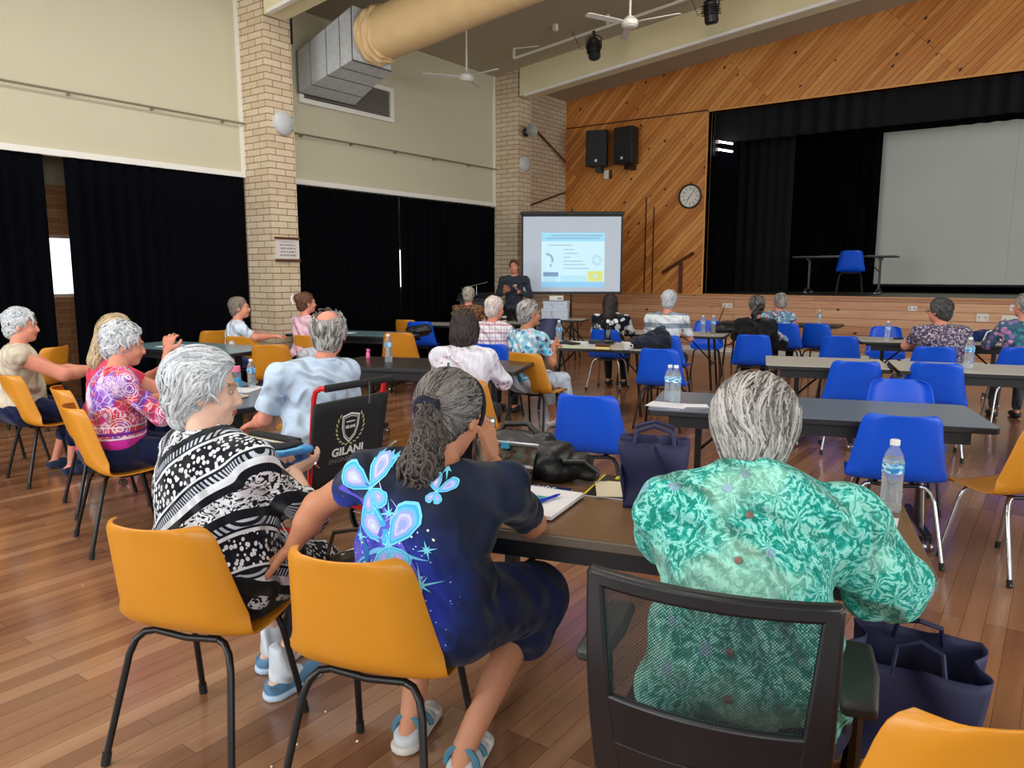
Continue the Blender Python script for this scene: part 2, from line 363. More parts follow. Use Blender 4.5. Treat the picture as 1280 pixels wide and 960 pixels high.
# ceiling fans
wh = pm('white_enamel', C(230, 228, 220), .35, vary=.02)
def fan(x, y, z, a0, label):
    r = empty('ceiling_fan', (x, y, z), 0, label, 'ceiling fan', 'ceiling fans')
    top = cz(x)-z
    G().tube([(0, 0, .05), (0, 0, top)], .016, 10).build('rod', wh, r)
    G().lathe([(.05, top-.06), (.05, top)], 16).build('ceiling_cup', wh, r)
    G().lathe([(.02, -.07), (.085, -.06), (.115, -.03), (.115, .02), (.07, .06), (.03, .09)], 24).build('motor', wh, r)
    for k in range(3):
        R = Rot(z=a0+120*k)
        g = G().prism([(.1, -.02), (.2, -.06), (.66, -.055), (.70, -.03), (.70, .03), (.66, .05), (.2, .04), (.1, .02)], -.004, .004, R=R @ Rot(x=10))
        g.build('blade', wh, r)
fan(-7.86, 9.5, 4.58, -8, 'white three-blade ceiling fan hanging just right of the tan duct, the left one')
fan(-5.02, 9.5, 4.86, 5, 'white three-blade ceiling fan in front of the lighting bar, the right one')
# lighting bar and theatre lamps
r = empty('lighting_bar', (-8.0, 10.95, 5.2), 0, 'white pipe lighting bar hung from the ceiling before the cream beam', 'lighting bar')
e1 = (4.1, 0, .105*4.1)
G().tube([(0, 0, 0), e1], .022, 10).build('pipe', wh, r)
for s_ in (.0, 1.83, 3.7): G().box(s_-.018, s_+.018, -.018, .018, .105*s_, .105*s_+.2).build('hanger', wh, r); 
g = G().tube([(.0, 0, .16), (.35, .25, .2)], .012, 6); g.build('brace', wh, r)
blk = pm('black_metal', C(20, 20, 22), .45, vary=.15); gl = pm('dark_lens', C(30, 32, 36), .08, vary=.02)
def spot(x, z, yaw, tilt, label, long=1.0):
    y = 10.95; r = empty('stage_spotlight', (x, y, z), radians(yaw), label, 'stage light', 'black stage spotlights')
    R = Rot(x=tilt)
    G().lathe([(.075, -.16*long), (.1, -.13*long), (.1, .02), (.085, .1), (.09, .13), (.06, .17), (.02, .18)], 14, R=R).build('housing', blk, r, ang=25)
    G().lathe([(.001, -.165*long), (.07, -.163*long)], 14, R=R, close=False).build('lens', gl, r)
    g = G()
    for k in range(-2, 3): g.box(-.105, .105, -.105, .105, -.006, .006, R=R, c=R @ Vector((0, 0, .03+.03*k)))
    g.build('cooling_fin', blk, r, bev=.02)
    G().tube([(-.12, 0, 0), (-.12, 0, .16), (-.06, 0, .2), (.06, 0, .2), (.12, 0, .16), (.12, 0, 0)], .01, 6).build('yoke', blk, r)
    G().box(-.02, .02, -.03, .03, .2, .27).build('clamp', blk, r)
    G().tube([(-.1, 0, .05), (-.22, 0, .0), (-.28, 0, .14), (-.36, 0, .3)], .005, 6).build('cable', blk, r)
spot(-6.42, 5.09, 20, 35, 'black stage spotlight on the left of the lighting bar, tilted down')
spot(-4.48, 5.27, -10, 12, 'black stage spotlight on the right of the lighting bar, near the top edge')
for (x, z) in ((-6.95, 5.45),):
    G().box(-.03, .03, -.03, .03, 0, .09).build('t', white)
    bpy.data.objects.remove(bpy.data.objects['t'])
    tag(G().box(x-.035, x+.035, 10.6, 10.67, cz(x)-.1, cz(x)-.0).build('ceiling_socket', white, bev=.004), 'small white power socket on the ceiling above the left spotlight', 'socket')
# round wall lamps on the piers
opal = pm('opal_glass', C(190, 192, 194), .4, vary=.02)
def wlamp(y, z, label):
    r = empty('wall_lamp', (-8.59, y, z), 0, label, 'wall lamp', 'round white wall lamps')
    R = Rot(y=90)
    G().lathe([(.15, 0), (.15, .03)], 32, R=R).build('base', white, r)
    G().lathe([(.155, .02), (.15, .04), (.12, .062), (.07, .078), (.02, .084)], 32, R=R).build('lamp_shade', opal, r)
wlamp(6.54, 3.52, 'round white wall lamp on the first brick pillar'); wlamp(12.1, 3.62, 'round white wall lamp on the second brick pillar below the horn speaker')
# horn loudspeaker
r = empty('horn_speaker', (-8.59, 12.12, 4.2), 0, 'small grey horn speaker on the second brick pillar above its lamp', 'speaker')
R = Rot(y=90, z=-25)
G().lathe([(.03, .05), (.04, .1), (.06, .17), (.12, .26), (.125, .265), (.1, .25), (.02, .15)], 20, R=R).build('horn', pm('grey_plastic', C(150, 148, 140), .5), r)
G().lathe([(.06, .0), (.075, .02), (.075, .09), (.04, .12)], 16, R=R).build('driver', blk, r)
G().box(0, .05, -.05, .05, -.06, .06).build('bracket', blk, r)
# brace rods on the corner wall
for a, b, w_ in (((-9.13, 12.75, 4.7), (-9.05, 14.3, 3.95), 'upper'), ((-9.13, 12.75, 2.85), (-9.05, 14.3, 3.3), 'lower')):
    tag(G().tube([a, b], .018, 8).build('brace_rod', darktrim), w_+' slanting brown rod fixed to the brick corner wall', 'rod', 'slanting rods')
# plaque on pillar
t = T('printed_notice'); x, y, z = t.sep(t.obj())
row = t.math('LESS_THAN', t.math('FRACT', t.math('MULTIPLY', z, 22.0)), .45)
nz = t.step(t.noise(t.comb(0.0, t.math('MULTIPLY', y, 60.0), t.math('MULTIPLY', t.math('FLOOR', t.math('MULTIPLY', z, 22.0)), 7.0)), 1.0, 1), .46)
ins = t.math('MULTIPLY', t.math('LESS_THAN', t.math('ABSOLUTE', y), .13), t.math('LESS_THAN', t.math('ABSOLUTE', z), .1))
notice = t.fin(t.mix(t.math('MULTIPLY', t.math('MULTIPLY', row, nz), ins), C(214, 206, 200), C(130, 124, 130)), .5)
r = empty('notice_board', (-8.585, 6.53, 1.87), 0, 'white printed notice with brown wooden strips above and below on the first brick pillar', 'notice')
G().box(0, .012, -.19, .19, -.13, .13).build('notice_sheet', notice, r)
G().box(0, .025, -.2, .2, .13, .16).build('top_strip', darktrim, r); G().box(0, .025, -.2, .2, -.17, -.135).build('bottom_strip', darktrim, r)
# loudspeakers on the timber wall
def pa(x, yaw, label):
    r = empty('loudspeaker', (x, 14.18, 4.12), radians(yaw), label, 'loudspeaker', 'wall loudspeakers')
    P = [(-.22, -.16), (.22, -.16), (.24, -.1), (.17, .17), (-.17, .17), (-.24, -.1)]
    G().prism(P, -.36, .36).build('cabinet', pm('black_cabinet', C(22, 22, 24), .6), r, bev=.012)
    G().box(-.2, .2, -.172, -.16, -.33, .33).build('grille', pm('speaker_grille', C(34, 34, 37), .7, vary=.3, scale=200), r, bev=.004)
    G().box(-.025, .025, -.178, -.172, -.28, -.23).build('badge', white, r)
    G().box(-.06, .06, .0, .26, -.46, -.36).build('bracket', blk, r)
pa(-8.17, 14, 'black loudspeaker high on the timber wall, the left of the pair'); pa(-7.5, -8, 'black loudspeaker high on the timber wall, the right of the pair')
r = empty('sensor_box', (-8.05, 14.46, 3.62), 0, 'small white sensor box with dark end on the timber wall under the loudspeakers', 'sensor')
G().box(-.09, .02, -.09, 0, -.09, .09).build('housing', white, r, bev=.01); G().box(.02, .07, -.06, 0, -.09, .09).build('end_block', darktrim, r)
# clock
r = empty('wall_clock', (-6.2, 14.45, 3.06), 0, 'round wall clock with white face and dark rim beside the stage opening', 'clock')
R = Rot(x=90)
G().lathe([(.24, 0), (.24, .05), (.215, .06), (.21, .045), (.205, .0)], 40, R=R, close=False).build('rim', pm('dark_bronze', C(74, 58, 40), .4, .5), r)
G().lathe([(.21, .02), (.21, .025)], 40, R=R).build('face', pm('clock_face', C(236, 234, 226), .5, vary=.01), r)
g = G()
for k in range(12):
    a = radians(30*k); Rr = Rot(x=90) @ Rot(z=30*k); g.box(-.006, .006, .165, .19, .026, .028, R=Rr, c=(0, 0, 0))
g.build('hour_marks', blk, r)
for k in range(12):
    a = radians(30*(k+1)); text_mesh('numeral', str(k+1), .055, blk, r, (.135*sin(a), -.0275, .135*cos(a)), (radians(90), 0, 0))
for a, l, w_ in ((215, .1, .007), (38, .15, .005)):
    G().box(-w_, w_, -.02, l, .028, .031, R=Rot(x=90) @ Rot(z=-a)).build('hand', blk, r)
# handrail beside the steps
r = empty('handrail', (0, 14.4, 0), 0, 'brown wooden handrail on a post against the timber wall', 'handrail')
G().tube([(-6.74, 0, 1.56), (-6.08, 0, 1.95)], .03, 8).build('rail', darktrim, r)
G().box(-6.37, -6.31, -.03, .03, SH, 1.78).build('post', darktrim, r)
# sockets on the stage front
def socket(x, z, w_, h_, label):
    r = empty('power_outlet', (x, SY-.02, z), 0, label, 'power outlet', 'outlets on the stage front')
    G().box(-w_/2, w_/2, -.012, 0, -h_/2, h_/2).build('plate', white, r, bev=.003)
    for s_ in (-1, 1): G().box(s_*w_*.27-.012, s_*w_*.27+.012, -.016, -.012, -.014, .014).build('switch', pm('grey_switch', C(150, 150, 150), .4), r)
socket(-5.35, .92, .2, .09, 'white power outlet with a cable below it on the plank stage front')
socket(-2.1, .95, .14, .08, 'white power outlet on the stage front beside the dark-haired woman')
socket(-1.07, .83, .17, .13, 'square white outlet plate on the stage front right of the dark-haired woman')
socket(-.69, .81, .24, .13, 'wide white outlet plate on the stage front near the right edge')
socket(-.62, 1.0, .18, .1, 'upper white outlet plate on the stage front near the right edge')
tag(G().tube([(-5.4, SY-.04, .9), (-5.5, SY-.05, .6), (-5.62, SY-.05, .4), (-5.7, SY-.05, .05)], .006, 6).build('extension_cable', blk), 'thin dark cable hanging from the left outlet on the stage front', 'cable')
# stage drapes, screen, tubes
drape(((-8.9, 17.6), (-3.35, 17.6)), SH+.02, 5.0, label='black backdrop curtain at the rear of the stage left of the pale screen', group='black stage curtains', per=.22)
drape(((-6.6, 14.95), (-5.5, 15.05)), SH+.02, 5.2, label='black side curtain just inside the left edge of the stage opening', group='black stage curtains', per=.2)
drape(((-6.6, 16.2), (-4.75, 16.3)), SH+.02, 5.2, label='dark navy side curtain further back at the left of the stage', group='black stage curtains', per=.2, mat=pm('navy_drape', C(4, 5, 13), 1.0, vary=.2, scale=4))
drape(((-6.0, 15.0), (5.5, 15.0)), 4.12, 5.3, label='black gathered valance across the top of the stage opening', cat='valance', name='valance', per=.3, amp=.05, mat=pm('valance_cloth', C(8, 10, 16), .95, vary=.2, scale=4))
drape(((-5.4, 16.5), (5.5, 16.5)), 4.25, 5.3, label='second black valance deeper inside the stage', cat='valance', name='valance', per=.3)
t = T('pale_cyclorama'); cyc = t.fin(t.mix(t.noise(t.obj(), .8, 2), C(196, 202, 194), C(214, 216, 206)), .8)
r = empty('stage_screen', (0, 17.9, 0), 0, 'large pale grey cloth screen at the back of the stage', 'screen')
G().box(-3.45, 5.5, 0, .02, 1.3, 4.9).build('cloth', cyc, r)
G().tube([(-3.45, 0, 1.29), (5.5, 0, 1.29)], .03, 8).build('bottom_bar', blk, r)
G().box(1.0-2.0, 1.0-1.995, -.004, 0, 1.33, 4.9).build('seam', pm('seam_grey', C(160, 166, 160), .8), r)
em = T('lit_fluorescent_tube'); em.fin((1, 1, 1), .5); em.b.inputs['Emission Color'].default_value = (1, .98, .93, 1); em.b.inputs['Emission Strength'].default_value = 5
r = empty('fluorescent_light', (-6.05, 15.0, 4.05), 0, 'twin lit fluorescent tubes glimpsed just inside the left of the stage opening', 'light')
for z in (.08, -.07):
    G().tube([(.23, -.15, z), (.52, -.15, z-.07)], .02, 10).build('lit_tube', em.m, r)
    G().box(.17, .24, -.17, -.1, z-.03, z+.03).build('end_cap', white, r)
G().box(.12, .18, -.29, -.08, -.2, .2).build('bracket', blk, r); G().tube([(.15, -.18, .2), (.15, -.18, 1.56)], .012, 6).build('hanger_rod', blk, r)
# bodies for the added battens, all out of view
def batten(x, y, label):
    r = empty('added_ceiling_light', (x, y, cz(x)), 0, label, 'ceiling light', 'added ceiling light fittings')
    G().box(-.09, .09, -.65, .65, -.05, 0).build('body', white, r, bev=.005)
    G().tube([(0, -.6, -.075), (0, .6, -.075)], .018, 10).build('tube', opal, r)
for (bx_, by_), w_ in zip(FILL_BATTENS, ('left of the front seats', 'over the front seats', 'beside the first brick pillar', 'over the middle tables', 'nearest the stage', 'behind the camera at the left', 'behind the camera at the right')): batten(bx_, by_, 'added unseen fluorescent batten on the ceiling '+w_)
# ---- projection screen
SD = Vector((-7.4, 11.94, 0)); sa = degrees(atan2(12.49-11.39, -6.65+8.15))
r = empty('projection_screen', (SD.x, SD.y, 0), radians(sa), 'white projection screen with black border showing a blue slide beside the presenter', 'screen')
W2 = .93; z0, z1 = 1.16, 2.6
G().box(-W2+.035, W2-.035, -.004, .004, z0+.05, z1-.03).build('screen_cloth', pm('matt_white_screen', C(222, 236, 255), .6, vary=.01), r)
g = G().box(-W2, -W2+.035, -.006, .006, z0, z1).box(W2-.035, W2, -.006, .006, z0, z1).box(-W2, W2, -.006, .006, z1-.03, z1).box(-W2, W2, -.006, .006, z0, z0+.05)
g.build('border', blk, r)
G().box(-W2-.02, W2+.02, -.03, .05, z1, z1+.06).build('case', blk, r, bev=.01)
g = G().tube([(0, .06, .35), (0, .06, z1+.12)], .018, 8); g.build('pole', blk, r)
for a in (90, 210, 330):
    G().tube([(0, .06, .6), (.5*cos(radians(a)), .06+.5*sin(radians(a)), .02)], .014, 8).build('leg', blk, r)
def sm(name, c, e=.55):
    t = T(name); t.fin(c, .6); t.b.inputs['Emission Color'].default_value = (*c, 1); t.b.inputs['Emission Strength'].default_value = e; return t.m
sl = G(); px0, px1, pz0, pz1 = -.56, .60, 1.29, 2.28
def quad(g, x0, x1, z0, z1, m, y=-.007): g.add([(x0, y, z0), (x1, y, z0), (x1, y, z1), (x0, y, z1)], [(0, 1, 2, 3)], m)
SX = lambda u: px0+(px1-px0)*u
SZ = lambda v: pz1-(pz1-pz0)*v
def qs(u0, u1, v0, v1, m, k=0): quad(sl, SX(u0), SX(u1), SZ(v1), SZ(v0), m, -.0062-.0004*k)
qs(0, 1, 0, 1, 0); qs(0, 1, 0, .155, 1, 1); qs(0, 1, .9, 1, 2, 1)
for v, u0, u1 in ((.04, .15, .95), (.09, .08, .92)): qs(u0, u1, v, v+.02, 3, 2)
for v, u0, u1 in ((.22, .1, .48), (.30, .35, .52), (.37, .35, .58), (.44, .35, .46), (.51, .35, .66), (.575, .35, .70), (.645, .35, .76)): qs(u0, u1, v, v+.013, 3, 2)
qs(.03, .27, .72, .80, 4, 2); qs(.74, .98, .70, .89, 5, 2); qs(.3, .72, .78, .9, 6, 2); qs(.03, .27, .8, .9, 6, 2)
def ring(cx_, cz_, r0, r1, a0, a1, m, n=14):
    V = []; 
    for k in range(n+1):
        a = radians(a0+(a1-a0)*k/n); V += [(cx_+r0*cos(a), -.0075, cz_+r0*sin(a)), (cx_+r1*cos(a), -.0075, cz_+r1*sin(a))]
    sl.add(V, [(2*k, 2*k+1, 2*k+3, 2*k+2) for k in range(n)], m)
ring(SX(.08), SZ(.5), .09, .13, -20, 95, 3); ring(SX(.12), SZ(.6), .02, .05, -40, 60, 3)
for k in range(7): ring(SX(.88)+.07*cos(k*.9), SZ(.5)+.08*sin(k*.9), .012, .022, 0, 360, 3, 8)
ring(SX(.86), SZ(.8), .0, .035, 0, 360, 6, 10)
sl.build('slide_image', [sm('slide_pale_blue', C(196, 232, 246)), sm('slide_header_blue', C(150, 212, 240)), sm('slide_footer_blue', C(140, 198, 236)), sm('slide_grey_blue', C(150, 186, 206), .35), sm('slide_slate', C(128, 160, 200), .4), sm('slide_lime', C(214, 220, 130), .5), sm('slide_haze', C(176, 222, 238))], r, smooth=False)
# ================================================================ furniture
yel = pm('mustard_plastic', C(208, 138, 34), .36, vary=.05, scale=3); blu = pm('royal_blue_plastic', C(0, 84, 220), .42, vary=.04, scale=3)
navyc = pm('dark_navy_plastic', C(20, 34, 84), .4)
legb = pm('black_tube', C(28, 27, 28), .35, .3); chrome = pm('chrome', C(190, 192, 196), .18, .95, vary=.02); rubber = pm('rubber', C(20, 20, 20), .7)
PROF = [(-.262, .825), (-.245, .77), (-.222, .68), (-.198, .59), (-.178, .52), (-.16, .475), (-.13, .445), (-.08, .43), (0, .427), (.08, .433), (.15, .44), (.19, .434), (.212, .415)]
WID = [.178, .194, .210, .226, .240, .250, .254, .252, .246, .240, .234, .227, .215]
def cr(a, t):
    n = len(a)-1; x = t*n; i = min(int(x), n-1); f = x-i
    p0, p1, p2, p3 = a[max(i-1, 0)], a[i], a[i+1], a[min(i+2, n)]
    return .5*((2*p1)+(-p0+p2)*f+(2*p0-5*p1+4*p2-p3)*f*f+(-p0+3*p1-3*p2+p3)*f**3)
def shell_mesh():
    g = G(); nu, nv = 22, 34; ys = [p[0] for p in PROF]; zs = [p[1] for p in PROF]
    def fn(u, v):
        s = 2*u-1; y, z, w_ = cr(ys, v), cr(zs, v), cr(WID, v)
        if v < .06: w_ -= .03*(1-v/.06)**2
        if v > .93: w_ -= .03*((v-.93)/.07)**2
        dy = cr(ys, min(v+.01, 1))-cr(ys, max(v-.01, 0)); dz = cr(zs, min(v+.01, 1))-cr(zs, max(v-.01, 0)); l = math.hypot(dy, dz)
        ny, nz = -dz/l, dy/l   # normal on sitter's side (up / forward)
        if ny < 0 and v < .4: pass
        a = abs(s)
        back = 1-min(1, max(0, (v-.35)/.2))
        k = (.042*back+.018*(1-back))*max(0, (a-.6)/.4)**2 + (.012*back+.012)*a*a
        # lumbar bulge towards the rear
        bul = -.024*back*(1-a*a)
        x = s*w_
        if a > .86: x -= math.copysign((a-.86)*.12*w_, s)
        return (x, y+ny*(k+bul), z+nz*(k+bul)*.5-(.018*a**5 if v < .12 else 0)*(1-v/.12))
    g.grid(fn, nu, nv); return g
def chair(col, legm='b', label='x', at=(0, 0), yaw=0, z=0, group=None, footm=None):
    key = (id(col), legm)
    if key not in CH:
        r = empty('plastic_chair'); r['category'] = 'chair'
        o = shell_mesh().build('seat_shell', col, r, solid=.007, ang=60, sub=0); md = o.modifiers.new('b', 'BEVEL'); md.width = .003; md.segments = 2; md.limit_method = 'ANGLE'
        lm = legb if legm == 'b' else chrome
        for sy in (-1, 1):
            for sx in (-1, 1):
                if sy < 0: P = [(sx*.10, -.10, .415), (sx*.15, -.12, .41), (sx*.175, -.135, .385), (sx*.19, -.15, .34), (sx*.235, -.235, .012)]
                else: P = [(sx*.10, .12, .415), (sx*.15, .125, .41), (sx*.175, .13, .385), (sx*.185, .14, .34), (sx*.215, .205, .012)]
                l = G().tube(P, .0115, 8).build('leg', lm, r, ang=60)
                G().tube([(P[-1][0], P[-1][1], .0), Vector(P[-1]).lerp(Vector(P[-2]), .09)], .0145, 8).build('rubber_foot', rubber, l)
            G().tube([(-.12, sy*.11, .415), (0, sy*.11, .405), (.12, sy*.11, .415)], .011, 8).build('cross_bar', legb, r, ang=60)
        for q_ in (-.1, .08): G().box(q_, q_+.02, -.11, .12, .41, .422).build('seat_bracket', legb, r)
        CH[key] = r
    else: r = copy_tree(CH[key])
    r.location = (at[0], at[1], z); r.rotation_euler = (0, 0, radians(yaw)); r['label'] = label
    if group: r['group'] = group
    return r
CH = {}
def chT(col, top, yaw, label, legm='b', group=None):
    f = fwd(yaw); return chair(col, legm, label, (top[0]+.25*f[0], top[1]+.25*f[1]), yaw, 0, group)
YG, BG = 'yellow plastic chairs', 'blue plastic chairs'
chT(yel, (-2.11, 1.06), 20, 'mustard yellow plastic chair under the woman in the black and white top', group=YG)
chT(yel, (-1.47, 1.23), 18, 'mustard yellow plastic chair under the woman in the butterfly shirt, front centre', group=YG)
chT(yel, (-4.40, 1.84), -15, 'yellow plastic chair under the woman in the pink and red patterned top', group=YG)
chT(yel, (-5.16, 2.10), -15, 'yellow plastic chair under the long-haired woman, behind the patterned top woman', group=YG)
chT(yel, (-6.17, 2.17), -4, 'yellow plastic chair under the woman in the cream sleeveless top', group=YG)
chT(yel, (-6.72, 2.1), 4, 'yellow plastic chair cut off by the left edge of the picture', group=YG)
chT(yel, (-8.1, 3.35), 120, 'yellow plastic chair seen edge-on beyond the cream top woman shoulder', group=YG)
chT(yel, (-8.75, 5.5), 60, 'yellow plastic chair beside the white-shirted woman near the first brick pillar', group=YG)
chT(yel, (-7.75, 5.15), 30, 'yellow plastic chair under the white-shirted woman by the first brick pillar', group=YG)
chT(yel, (-6.57, 4.71), 36, 'empty yellow plastic chair behind the foreground dark table, left of the wheelchair man', group=YG)
chT(yel, (-7.25, 5.70), 16, 'yellow plastic chair under the woman with the hair clip', group=YG)
chT(yel, (-6.62, 6.62), 30, 'empty yellow plastic chair behind the dark brown table, right of the wheelchair man', group=YG)
chT(yel, (-8.40, 8.54), 10, 'yellow plastic chair half hidden behind an empty blue chair by the black curtain', group=YG)
chT(yel, (-3.33, 3.91), 20, 'yellow plastic chair with chrome legs under the woman with the dark bob', 'c', YG)
chT(yel, (-4.02, 5.62), 0, 'yellow plastic chair under the grey-haired woman in the blue floral top', 'b', YG)
chT(yel, (-4.25, 3.72), 165, 'yellow plastic chair glimpsed behind the wheelchair at its right handle', 'b', YG)
chT(yel, (.05, 4.50), 54, 'yellow plastic chair cut off by the right edge beside a blue one', 'c', YG)
chT(yel, (-.005, 1.42), 42, 'yellow plastic chair at the lower right corner beside the navy bag', 'b', YG)
chT(blu, (-2.29, 3.86), 14, 'empty blue plastic chair behind the near brown table, left of the green-shirted woman', 'b', BG)
chT(blu, (-.62, 4.28), 18, 'empty blue plastic chair behind the clear bottle on the near brown table', 'c', BG)
chT(blu, (-.88, 5.73), 198, 'blue plastic chair facing the camera across the long grey table', 'b', BG)
chT(blu, (-1.36, 6.72), 18, 'empty blue plastic chair before the pale table, the left of two side by side', 'c', BG)
chT(blu, (-.80, 6.98), 10, 'empty blue plastic chair before the pale table, the right of two side by side', 'c', BG)
chT(blu, (-2.09, 9.36), 12, 'empty blue plastic chair just beyond the pale table, left of the dark-haired woman', 'b', BG)
chT(blu, (-2.93, 11.5), -5, 'empty blue plastic chair facing the stage, right of the grey-haired woman in blue', 'b', BG)
chT(blu, (-2.97, 8.92), 18, 'blue plastic chair under the ponytailed woman in black', 'b', BG)
chT(blu, (-3.30, 11.25), 5, 'blue plastic chair under the woman in blue floral nearest the stage', 'b', BG)
chT(blu, (-4.43, 11.15), 200, 'blue plastic chair facing the camera behind two water bottles', 'b', BG)
chT(blu, (-1.97, 11.4), 195, 'blue plastic chair facing the camera behind the table of the dark-haired woman', 'b', BG)
chT(blu, (-1.00, 8.54), 18, 'blue plastic chair under the dark-haired woman in the speckled top', 'b', BG)
chT(blu, (-.28, 8.95), 18, 'blue plastic chair under the person in floral at the right edge', 'c', BG)
chT(blu, (-3.82, 8.23), 5, 'blue plastic chair under the man in the striped shirt', 'b', BG)
chT(blu, (-3.16, 6.71), 12, 'empty blue plastic chair pushed towards the white table with the coffee cup', 'b', BG)
chT(blu, (-4.83, 8.59), 10, 'blue plastic chair under the woman in the black and white flowered top', 'c', BG)
chT(blu, (-7.90, 8.36), 30, 'empty blue plastic chair before the black curtain, left of the dark bob', 'b', BG)
chT(blu, (-4.80, 6.12), 14, 'blue plastic chair under the man in the checked pink shirt', 'b', BG)
chT(navyc, (-6.65, 10.15), 195, 'dark navy plastic chair facing the camera beside the projector table', 'b')
chT(navyc, (-7.25, 8.66), 30, 'dark plastic chair under the person in the leopard print top', 'b')
chair(blu, 'b', 'blue plastic chair standing up on the stage before a folding table', (-3.32, 15.3), 12, SH, BG)
# --- tables
def tablemat(name, c, rough=.3, grain=False):
    if name in MC: return MC[name]
    t = T(name)
    if grain:
        x, y, z = t.sep(t.obj()); n_ = t.noise(t.comb(t.math('MULTIPLY', x, 3.0), t.math('MULTIPLY', y, 60.0), 0.0), 1.0, 4, .6, .4)
        col = t.mix(n_, tuple(v*.72 for v in c), tuple(v*1.25 for v in c))
    else:
        n_ = t.noise(t.obj(), 240, 2); col = t.mix(n_, tuple(v*.9 for v in c), tuple(v*1.1 for v in c))
    MC[name] = t.fin(col, rough); return MC[name]
tb = tablemat('brown_woodgrain_laminate', C(124, 94, 66), .3, True)
tg = tablemat('grey_blue_laminate', C(118, 130, 148), .22); tl = tablemat('pale_grey_laminate', C(206, 202, 192), .3)
tt = tablemat('teal_grey_laminate', C(112, 146, 156), .25); td = tablemat('dark_brown_laminate', C(50, 40, 34), .3, True)
tw = tablemat('white_laminate', C(208, 204, 190), .3); edgeb = pm('black_table_edge', C(24, 24, 28), .45); edgeg = pm('greige_edge', C(104, 92, 80), .4)
def table(cx, cy, yaw, L, W, m, label, legs='ped', h=.74, apron=True, z=0, edge=None, group='folding meeting tables'):
    r = empty('folding_table', (cx, cy, z), radians(yaw), label, 'table', group)
    G().prism(rrect(L, W, .035), h-.006, h).build('tabletop', m, r)
    G().prism(rrect(L+.012, W+.012, .04), h-.036, h-.004).build('edge_band', edge or edgeb, r, bev=.004)
    if apron:
        for y in (-W/2+.05, W/2-.07): G().box(-L/2+.12, L/2-.12, y, y+.02, h-.11, h-.036).build('apron_rail', edgeb, r)
    if legs == 'ped':
        for s in (-1, 1):
            x = s*(L/2-.28)
            lg = G().box(x-.02, x+.02, -.035, .035, .09, h-.04).box(x-.02, x+.02, -.22, .22, h-.08, h-.04).build('leg', legb, r, bev=.004)
            G().box(x-.02, x+.02, -W/2+.06, W/2-.06, .065, .1).build('foot_bar', legb, r, bev=.006)
            G().tube([(x, 0, .42), (x-s*.28, 0, h-.05)], .011, 6).build('brace', legb, r)
            for y in (-W/2+.08, W/2-.08):
                c_ = G()
                for q in (-.018, .018): c_.lathe([(.01, -.008), (.028, -.008), (.03, 0), (.028, .008), (.01, .008)], 14, c=(x+q, y, .03), R=Rot(y=90))
                c_.build('castor', chrome, r)
    elif legs == 'tube':
        for s in (-1, 1):
            x = s*(L/2-.2)
            for y in (-W/2+.1, W/2-.1):
                G().tube([(x, y, h-.04), (x+s*.06, y, .01)], .016, 8).build('leg', legb, r)
            G().tube([(x+s*.03, -W/2+.1, .35), (x+s*.03, W/2-.1, .35)], .012, 8).build('stretcher', legb, r)
            G().tube([(x+s*.02, 0, .36), (x-s*.3, 0, h-.05)], .01, 6).build('brace', legb, r)
    return r
def tcorner(nr, yaw, L, W):  # near right corner -> centre
    a = radians(yaw); return (nr[0]-cos(a)*L/2-sin(a)*W/2, nr[1]-sin(a)*L/2+cos(a)*W/2)
def tnl(nl, yaw, L, W):
    a = radians(yaw); return (nl[0]+cos(a)*L/2-sin(a)*W/2, nl[1]+sin(a)*L/2+cos(a)*W/2)
table(*tcorner((-.205, 2.19), 16, 1.62, .74), 16, 1.62, .74, tb, 'near brown woodgrain table in front of the green-shirted woman', edge=edgeg)
table(*tnl((-1.97, 4.06), 18.5, 1.85, .74), 18.5, 1.85, .74, tg, 'long grey table behind the near brown one, with a bottle at its left end')
table(*tnl((-2.10, 6.68), 18, 1.02, .82), 18, 1.02, .82, tl, 'short pale table to the left of the black gap between two pale tables')
table(*tnl((-1.08, 6.98), 16, 1.8, .76), 16, 1.8, .76, tl, 'pale table running out of the right edge with a tall bottle on it')
table(-4.83, 2.86, -8, 1.75, .82, tg, 'grey-blue table at the left between the wheelchair and the seated women', edge=edgeb)
table(-7.75, 4.63, 10, 1.8, .76, tt, 'teal-grey table at the far left beyond the seated women')
table(-7.75, 7.0, 20, 1.8, .75, tt, 'dark grey table at the foot of the first brick pillar')
table(-4.58, 5.0, 22, 1.75, .8, td, 'dark brown table with a bottle, in front of the woman with the dark bob')
table(-4.25, 7.42, 15, 1.45, .85, tw, 'white table with black bottle, papers and coffee cup', 'tube', apron=False)
table(-8.05, 9.15, 22, 1.5, .65, tl, 'grey table in front of the black curtain behind the empty blue chair', 'tube', apron=False)
table(-4.35, 9.55, 14, 1.55, .75, tl, 'narrow table with two water bottles, right of the man in stripes', 'tube', apron=False)
table(-3.75, 12.45, 4, 1.9, .7, td, 'dark-edged table nearest the stage before the grey-haired woman in blue', 'tube', apron=False)
table(-1.2, 10.3, 16, 1.75, .76, tl, 'pale table before the dark-haired woman in the speckled top')
table(-7.3, 11.35, 20, 1.0, .6, tw, 'white table carrying the stacked white boxes and projector', 'tube', apron=False)
table(-7.4, 10.08, 20, 1.1, .55, tl, 'small table in front of the standing presenter', 'tube', apron=False)
table(-3.58, 15.95, 3, 1.85, .7, tg, 'folding table standing up on the stage behind the blue chair', 'ped', apron=False, z=SH)
